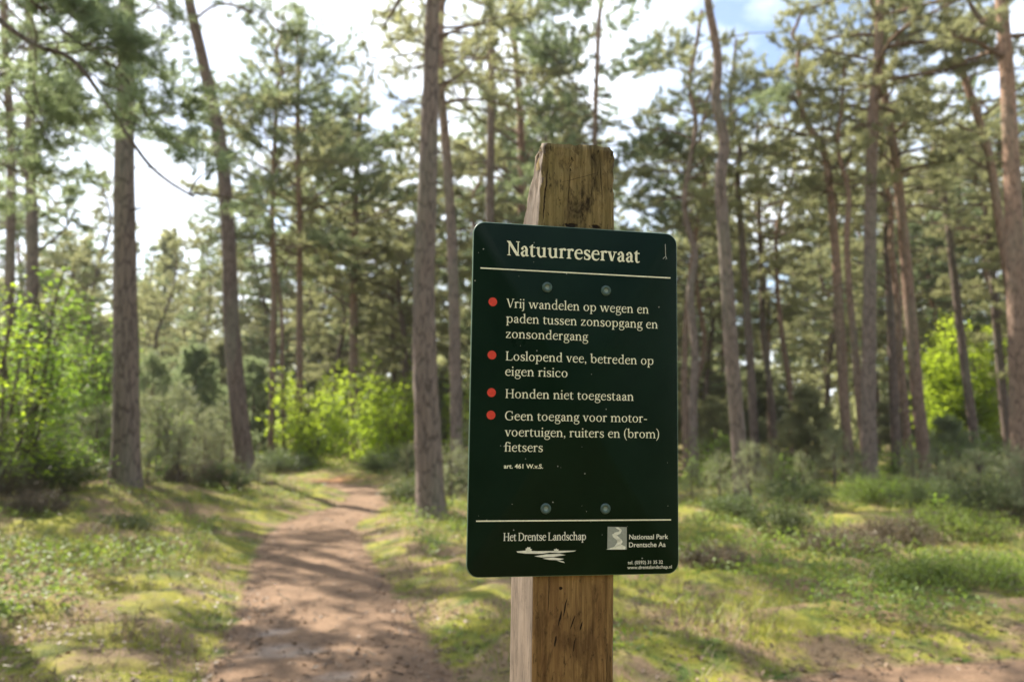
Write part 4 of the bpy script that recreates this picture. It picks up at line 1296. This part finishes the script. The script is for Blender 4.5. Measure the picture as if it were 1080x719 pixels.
def conifer_bush(label, loc, R_, H, mat, n=46, per=12, nl=.13, nw=.009, name='juniper_bush', cat='bush', base_t=.02, up=.7, group=None):
    root = empty(name, loc); tag(root, label, cat, group)
    tr = smooth_path([(0, 0, -.08), (.03, .02, H * .5), (0, .04, H)], 5)
    mbw, tips = MB(), []
    tube(mbw, tr, np.linspace(.02 + .012 * H, .006, len(tr)), 6)
    az = 0
    for k in range(n):
        t = base_t + (1 - base_t) * (k + rng.random()) / n
        z = H * t * .96; az += 2.4 + rng.normal(0, .4)
        Ln = R_ * ((1 - t) ** .75 * 1.0 + .12) * rng.uniform(.7, 1.15)
        grow_branch(mbw, tips, (0, 0, z), az, Ln, up * (.5 + .8 * t) + rng.normal(0, .15), .010, dens=.9, bare=.1, droop=0, tip_step=.11, sides=3)
    mbw.build('stems', MAT['twig'], root)
    mb = MB(); needles(mb, tips, per, nl, nw, .7); mb.build('foliage', MAT[mat], root)
    return root
conifer_bush('large rounded olive green juniper bush in the middle distance right of the sign', at(852, 20.5), 1.15, 2.15, 'needle_olive', 70, 14, .14, .011)
conifer_bush('dark green juniper bush behind and left of the leaning dark pine', at(202, 21), 1.6, 3.1, 'needle_green', 90, 13, .15, .012)
conifer_bush('broad dusky juniper bush right behind the thick trunk on the bank', at(158, 19), 1.2, 2.3, 'needle_green', 60, 10, .15, .008)
conifer_bush('dark conifer bush filling the gap between the leaning pine and the reddish twin stems', at(265, 25), 1.7, 2.9, 'needle_green', 80, 12, .16, .013)
conifer_bush('shaded conifer bush under the reddish pine behind the bright bushes', at(372, 29), 1.5, 2.8, 'needle_green', 50, 10, .17, .015)
conifer_bush('dusky conifer bush behind the gap just right of the sign', at(752, 26), 1.3, 2.0, 'needle_olive', 50, 10, .16, .014)
conifer_bush('dusky conifer bush at the foot of the crowded stems near the right edge', at(1000, 25), 1.3, 1.5, 'needle_green', 46, 10, .15, .013)

for lab, x, Y, R_, H, mt in (('sunlit olive thicket far behind the leaning dark trunk', 235, 33, 2.4, 4.2, 'needle_olive'), ('sunlit olive thicket behind the thick trunk on the bank', 120, 28, 2.2, 3.8, 'needle_olive'),
                             ('pale green thicket far behind the path bend', 440, 34, 2.6, 4.2, 'needle_pale'), ('olive thicket closing the gap behind the bright bushes', 345, 34, 2.6, 4.6, 'needle_olive'),
                             ('pale thicket far behind the crooked pine right of the sign', 740, 33, 2.2, 3.6, 'needle_olive'), ('olive thicket far behind the pinkish trunk right of the sign', 800, 34, 2.4, 3.6, 'needle_pale'),
                             ('pale thicket between the reddish curving pine and the bright green tree', 960, 38, 2.4, 3.6, 'needle_pale'),
                             ('green thicket far off between the two left edge trunks', 20, 25, 2.2, 4.4, 'needle_green')):
    conifer_bush(lab, at(x, Y), R_, H, mt, 80, 12, .22, .022, name='thicket')
# young pines: one built, the rest copied
def young_pine(label, loc, R_=.34, H=1.0, n=20):
    return conifer_bush(label, loc, R_ * 1.15, H, 'needle_pale', int(n * .75), 9, .11, .0042, name='young_pine', cat='sapling', up=.8)
YP = [young_pine('small pale young pine in front of the olive juniper bush, right of the sign', at(878, 17), .42, 1.15, 24)]
YP.append(young_pine('pale young pine right of the thick trunk on the bank, about knee high and bushy', at(176, 12.2), .36, .95, 20))
YPS = [(0, 0, 8.6, .75, 'young pine at the left edge below the sunlit sapling'), (1, 28, 11.5, 1.2, 'tall pale young pine in front of the beech sapling'),
       (0, 62, 10.6, .8, 'pale young pine on the bank left of the thick trunk, before the dark bush'), (1, 84, 12.4, 1.15, 'pale young pine behind the bank edge, second from the thick trunk'),
       (0, 105, 11.6, .95, 'pale young pine touching the left side of the thick trunk'), (0, 160, 10.9, .42, 'tiny young pine at the right foot of the thick trunk'),
       (1, 205, 15.2, 1.2, 'pale young pine halfway between the thick trunk and the leaning trunk'), (0, 228, 14.6, .75, 'bushy young pine at the left foot of the leaning trunk'),
       (1, 148, 15.6, 1.35, 'tall pale young pine half hidden by the thick trunk on the bank'), (0, 250, 17.5, .8, 'young pine behind the leaning trunk'),
       (1, 275, 14.2, .42, 'tiny young pine at the right foot of the leaning trunk'), (0, 432, 15, .75, 'young pine left of the thick trunk beside the path'),
       (1, 478, 12.5, .9, 'young pine between the thick trunk beside the path and the sign'), (0, 500, 15.5, 1.1, 'pale young pine half hidden by the left edge of the sign'),
       (0, 730, 13.5, .6, 'young pine left of the pinkish trunk, near the sign'), (1, 758, 12.6, .85, 'pale young pine just left of the pinkish trunk'), (0, 790, 12.2, .9, 'pale young pine leaning on the foot of the pinkish trunk'),
       (1, 812, 16, .9, 'young pine between the pinkish trunk and the olive juniper bush'), (0, 845, 15, .7, 'small young pine under the olive juniper bush'),
       (1, 905, 16.2, .8, 'young pine at the left foot of the tall mossy trunk'), (0, 960, 15.5, .8, 'young pine before the reddish curving pine'), (1, 1000, 13.5, .85, 'pale young pine in front of the bright green tree at the right'),
       (0, 1030, 12, .85, 'pale young pine below the leaning dark pines at the right'), (1, 1060, 13, 1.1, 'taller pale young pine at the foot of the broad pinkish trunk'), (0, 1078, 10.5, .8, 'young pine at the right edge of the picture'),
       (1, 4, 13.5, 1.3, 'pale young pine far left behind the brown heather at the left edge'), (0, 46, 12.6, 1.1, 'pale young pine peeping over the tangled brush under the beech sapling'),
       (1, 118, 14.2, 1.25, 'tall pale young pine just left behind the thick trunk on the bank'), (0, 192, 11.7, .7, 'low bushy young pine on the bank, a step right of the thick trunk'),
       (1, 218, 13.2, .95, 'pale young pine in the dry brush between the two left trunks'), (0, 168, 14.0, 1.2, 'pale young pine behind the yellowish flecked bush'),
       (1, 236, 17.0, 1.4, 'tall pale young pine standing behind the left side of the leaning trunk'), (0, 190, 17.5, 1.5, 'broad pale young pine before the dark juniper bush at the left'),
       (1, 985, 17.5, .9, 'young pine behind the mossy hummock, beside the reddish pine')]
for (k, x, Y, s, lab) in YPS:
    s *= .88 if x > 700 else .95
    o = copy_tree(YP[k], at(x, Y), rng.random() * 6.28, (s * rng.uniform(.9, 1.2), s * rng.uniform(.9, 1.2), s))
    tag(o, lab, 'sapling')

# low shrubs
def low_shrub(name, label, loc, R_, H, mat, n=420, per=7, nl=.06, nw=.004, leaf=None, cat='shrub'):
    root = empty(name, loc); tag(root, label, cat)
    mbw, tips = MB(), []
    for k in range(n // 8):
        a = rng.random() * 6.28; q = math.sqrt(rng.random())
        lean = q * R_
        h = H * (1 - .6 * q ** 2) * rng.uniform(.7, 1.15)
        b = np.array([.45 * lean * math.sin(a), .45 * lean * math.cos(a), -.03])
        e = np.array([lean * math.sin(a), lean * math.cos(a), h])
        m_ = (b + e) / 2 + np.array([0, 0, .12 * h]) + rng.normal(0, .02, 3)
        tube(mbw, [b, m_, e], [.004, .003, .0015], 3, cap=False)
        tt = rng.random()
        for j in range(6):
            u = .3 + .75 * rng.random()
            c = b * (1 - u) ** 2 + 2 * m_ * u * (1 - u) + e * u * u
            tips.append((c + rng.normal(0, .03, 3), e - b + rng.normal(0, .3, 3), tt))
    mbw.build('stems', MAT['twig'], root)
    mb = MB()
    if leaf: leaves(mb, tips, per, leaf, .6, leaf * 1.1)
    else: needles(mb, tips, per, nl, nw, .6)
    mb.build('foliage', MAT[mat], root)
    return root
SH = [('heather_shrub', 'purplish brown heather clump lying right of the post near the path', 752, 7.0, .36, .16, 'heather', None),
      ('heather_shrub', 'brown heather patch between the dark hummock and the green bilberry, right of the sign', 885, 8.0, .55, .24, 'heather', None),
      ('heather_shrub', 'greyish heather clump directly left of the mossy hummock at the right', 945, 8.8, .5, .28, 'heather', None),
      ('bilberry_shrub', 'dark green bilberry hummock, the darkest clump right of the sign', 822, 9.0, .42, .36, 'leaf_dark', .028),
      ('bilberry_shrub', 'low green mat of bilberry at the lower right, above the side path', 1010, 6.6, .65, .22, 'leaf_moss', .024),
      ('bilberry_shrub', 'fresh green bilberry clump at the lower right, left of the low green mat', 965, 6.3, .42, .18, 'leaf_moss', .024),
      ('bilberry_shrub', 'green bilberry clump running out of the right edge above the side path', 1070, 6.8, .5, .26, 'leaf_moss', .024),
      ('bilberry_shrub', 'broad mossy green hummock near the right edge below the leaning pines', 1000, 9.3, .75, .34, 'leaf_moss', .026),
      ('bilberry_shrub', 'dark low bilberry at the foot of the pinkish trunk', 775, 11.3, .5, .32, 'leaf_dark', .028),
      ('bilberry_shrub', 'dusky bilberry clump right of the pinkish trunk, under the young pines', 835, 12.5, .7, .42, 'leaf_dark', .03),
      ('bilberry_shrub', 'green bilberry patch in front of the tall mossy trunk', 925, 13.5, .85, .5, 'leaf_moss', .03),
      ('bilberry_shrub', 'grey green bilberry mound before the reddish curving pine', 975, 12.8, .7, .5, 'leaf_dark', .03),
      ('bilberry_shrub', 'bushy bilberry mound near the right edge below the broad pinkish trunk', 1050, 11.0, .7, .55, 'leaf_dark', .03),
      ('heather_shrub', 'small brown heather clump low on the mossy bank at the left', 45, 8.2, .38, .2, 'heather', None),
      ('heather_shrub', 'dry brown heather at the left edge, on top of the bank', 8, 9.0, .5, .3, 'heather', None),
      ('bilberry_shrub', 'small dark bilberry clump in the middle of the mossy bank', 140, 8.0, .25, .14, 'leaf_dark', .022),
      ('heather_shrub', 'grey dry brush along the top of the bank between the two left trunks', 205, 12.4, .6, .42, 'heather', None),
      ('bilberry_shrub', 'dull green brush at the bank foot before the leaning trunk', 238, 12.6, .55, .4, 'leaf_dark', .028),
      ('bilberry_shrub', 'low green brush in the path bend, left of the thick trunk beside the path', 432, 12.8, .45, .35, 'leaf_dark', .028),
      ('bilberry_shrub', 'green brush behind the foot of the thick trunk beside the path', 475, 14.5, .75, .5, 'leaf_dark', .03),
      ('bilberry_shrub', 'brush below the bright bushes at the end of the path', 415, 19.5, .9, .6, 'leaf_dark', .04),
      ('bilberry_shrub', 'green brush hiding the bend of the path under the reddish twin stems', 300, 20.8, .9, .5, 'leaf_dark', .04),
      ('bilberry_shrub', 'dusky brush under the slim pines left of the bright bushes', 255, 18.5, .8, .5, 'leaf_dark', .035),
      ('bilberry_shrub', 'tangled green brush on the bank under the beech sapling', 60, 9.8, .55, .5, 'leaf_dark', .03),
      ('bilberry_shrub', 'green brush at the left edge under the sunlit sapling', 15, 10.6, .6, .6, 'leaf_dark', .03)]
for (nm, lab, x, Y, R_, H, mt, lf) in SH:
    low_shrub(nm, lab, at(x, Y), R_, H, mt, int(900 * R_ / .5), 7, .05, .0035, lf)
# leafy seedlings
def seedling(label, loc, H, n=10, size=.045):
    root = empty('leafy_seedling', loc); tag(root, label, 'seedling')
    mb = MB(); pts = [(0, 0, -.02), (.01, .0, H * .5), (.03, .01, H)]
    tube(mb, pts, [.004, .003, .0015], 4); mb.build('stem', MAT['twig'], root)
    tips = [(np.array([rng.normal(0, .05) + .02, rng.normal(0, .05), H * rng.uniform(.35, 1.05)]), rng.normal(0, 1, 3) * [1, 1, .3], rng.random()) for _ in range(n)]
    mb = MB(); leaves(mb, tips, 3, size, .4, .04); mb.build('foliage', MAT['leaf_green'], root)
for lab, x, Y, H in (('small light green seedling standing in front of the brown heather, right of the sign', 808, 7.3, .18),
                     ('second light green seedling close to the dark hummock right of the sign', 830, 7.6, .22),
                     ('upright light green seedling in the sunny moss before the tall mossy trunk', 935, 10.8, .42),
                     ('light green seedling on the mossy ground near the right edge, beside the hummock', 985, 10.4, .35),
                     ('pale seedling on the bank right of the thick trunk, catching the sun', 170, 11.0, .3),
                     ('tiny bright seedling at the foot of the thick trunk beside the path', 440, 10.0, .14)):
    seedling(lab, at(x, Y), H)

# ------------------------------------------------------------------ ground cover: grass blades, dry grass, leaf litter, needles
def scatter(n, y0, y1, xr, keep):
    y = y0 + (y1 - y0) * rng.random(n) ** 1.5
    x = (rng.random(n) * 2 - 1) * (y * .72 + 1.2)
    pd = path_dist(x, y)
    m = keep(x, y, pd)
    x, y, pd = x[m], y[m], pd[m]
    return x, y, height(x, y, pd)

def blades(name, label, n, mat, h, w, keep, lean=.5, y1=20):
    x, y, z = scatter(n, 2.2, y1, 0, keep)
    m = len(x)
    a = rng.random(m) * 6.283
    hh = h * (.5 + rng.random(m)) * (.5 + .9 * vnoise(x * 1.5, y * 1.5, 40))
    ln = lean * (.3 + rng.random(m))
    b = np.stack([x, y, z - .01], 1); wv = np.stack([np.cos(a), np.sin(a), 0 * a], 1) * w
    d = np.stack([-np.sin(a) * ln, np.cos(a) * ln, np.ones(m)], 1) * hh[:, None]
    mid = b + d * .55
    tip = b + d * np.array([1.35, 1.35, .92])
    V = np.stack([b - wv, b + wv, mid + wv * .7, mid - wv * .7, tip], 1).reshape(-1, 3)
    k = np.arange(m)[:, None] * 5
    mb = MB()
    t = np.clip(vnoise(x * .8, y * .8, 41) + rng.normal(0, .18, m), 0, 1)
    mb.add(V, k + [0, 1, 2, 3], np.repeat(t, 5)); mb.add(np.zeros((0, 3)), k + [3, 2, 4] - mb.n, np.zeros(0))
    o = mb.build(name, MAT[mat]); tag(o, label, 'grass', kind='stuff')
blades('grass', 'short green and yellowish grass growing beside the path', 150000, 'grass', .05, .0022,
       lambda x, y, pd: (pd > .02) & (vnoise(x * .7, y * .7, 50) + .6 * vnoise(x * 2.2, y * 2.2, 51) + .25 * np.clip(pd, 0, 1) > .62 + .25 * rng.random(len(x))))
blades('long_grass', 'longer tufted grass on the bank and under the trees', 60000, 'grass', .17, .003,
       lambda x, y, pd: (pd > .35) & (vnoise(x * .55, y * .55, 60) + .5 * vnoise(x * 2.6, y * 2.6, 61) > 1.0 - .02 * y), .7, 30)
def cover():
    x, y, z = scatter(90000, 3.0, 24, 0, lambda x, y, pd: (pd > .45) & (vnoise(x * .8, y * .8, 90) + .5 * vnoise(x * 2.4, y * 2.4, 91) + .012 * y + .12 * (x < -3) > .83 + .15 * rng.random(len(x))))
    hh = .03 + .16 * rng.random(len(x)) * sstep(.4, 1.6, vnoise(x * .8, y * .8, 90) + .5 * vnoise(x * 2.4, y * 2.4, 91) + .2)
    tt = np.clip(vnoise(x * 1.6, y * 1.6, 92) * 1.3 - .15, 0, 1)
    tips = [(np.array([a, b, c + h]), np.array([rng.normal(), rng.normal(), .6]), t) for a, b, c, h, t in zip(x, y, z, hh, tt)]
    mb = MB(); leaves(mb, tips, 2, .036, .6, .02)
    o = mb.build('ground_cover', MAT['leaf_moss']); tag(o, 'low leafy ground cover between the grass and the moss', 'ground cover', kind='stuff')
cover()
def sprigs():
    x, y, z = scatter(26000, 3.4, 22, 0, lambda x, y, pd: (pd > .4) & (vnoise(x * 1.0, y * 1.0, 95) + .5 * vnoise(x * 3, y * 3, 96) > .93 + .12 * rng.random(len(x))))
    hh = .02 + .14 * rng.random(len(x))
    tips = [(np.array([a, b, c + h]), np.array([rng.normal(0, .5), rng.normal(0, .5), 1.]), rng.random()) for a, b, c, h in zip(x, y, z, hh)]
    mb = MB(); needles(mb, tips, 4, .07, .0035, .5)
    o = mb.build('heather_sprigs', MAT['heather']); tag(o, 'brown heather sprigs and dead stalks scattered through the moss', 'ground cover', kind='stuff')
sprigs()
blades('dry_grass', 'straw coloured dry grass scattered over the moss', 45000, 'dry_grass', .06, .002,
       lambda x, y, pd: (pd > .05) & (vnoise(x * .9, y * .9, 70) + .5 * vnoise(x * 3, y * 3, 71) > .85), 1.0)

def litter():
    x, y, z = scatter(42000, 2.4, 18, 0, lambda x, y, pd: vnoise(x * 1.2, y * 1.2, 80) + .5 * vnoise(x * 4, y * 4, 81) + .3 * (np.abs(pd) < .5) - .12 * (pd < -.25) > .55 + .4 * rng.random(len(x)))
    tips = [(np.array([a, b, c + .012]), np.array([rng.normal(), rng.normal(), .0]), rng.random()) for a, b, c in zip(x, y, z)]
    mb = MB(); leaves(mb, tips, 1, .035, .35, .004)
    o = mb.build('leaf_litter', MAT['litter']); tag(o, 'fallen brown leaves and pine litter on the ground', 'leaf litter', kind='stuff')
litter()

def cones_and_twigs():
    mb = MB(); r = random.Random(5)
    for k in range(420):
        Y = 2.6 + 12 * r.random() ** 1.5; x = r.uniform(-.7, .7) * Y
        z = gh(x, Y) + .012; a = r.random() * 3.14; l = r.uniform(.05, .22)
        dx, dy = math.cos(a) * l, math.sin(a) * l
        tube(mb, [(x, Y, z), (x + dx * .5, Y + dy * .5, z + r.uniform(0, .02)), (x + dx, Y + dy, z)], [.004, .0035, .002], 4, tint=r.random())
    o = mb.build('fallen_twigs', MAT['twig']); tag(o, 'thin fallen twigs strewn over the moss and the path', 'twigs', kind='stuff')
cones_and_twigs()

# ------------------------------------------------------------------ thin sunlit haze between the trees
def make_haze():
    mb = MB()
    x, y0, y1, z0, z1 = 1400, -1400, 1400, -4, 24
    V = [(-x, y0, z0), (x, y0, z0), (x, y1, z0), (-x, y1, z0), (-x, y0, z1), (x, y0, z1), (x, y1, z1), (-x, y1, z1)]
    mb.add(V, np.array([[0, 3, 2, 1], [4, 5, 6, 7], [0, 1, 5, 4], [1, 2, 6, 5], [2, 3, 7, 6], [3, 0, 4, 7]]))
    m = bpy.data.materials.new('haze'); m.use_nodes = True
    nt = m.node_tree; nt.nodes.clear()
    out = nt.nodes.new('ShaderNodeOutputMaterial'); v = nt.nodes.new('ShaderNodeVolumePrincipled')
    v.inputs['Color'].default_value = (.93, .93, .88, 1); v.inputs['Density'].default_value = HAZE; v.inputs['Anisotropy'].default_value = .3
    nt.links.new(v.outputs[0], out.inputs['Volume'])
    o = mb.build('haze', m)
    tag(o, 'thin pale haze in the air between the far trees', 'haze', kind='stuff')
HAZE = .0005
make_haze()
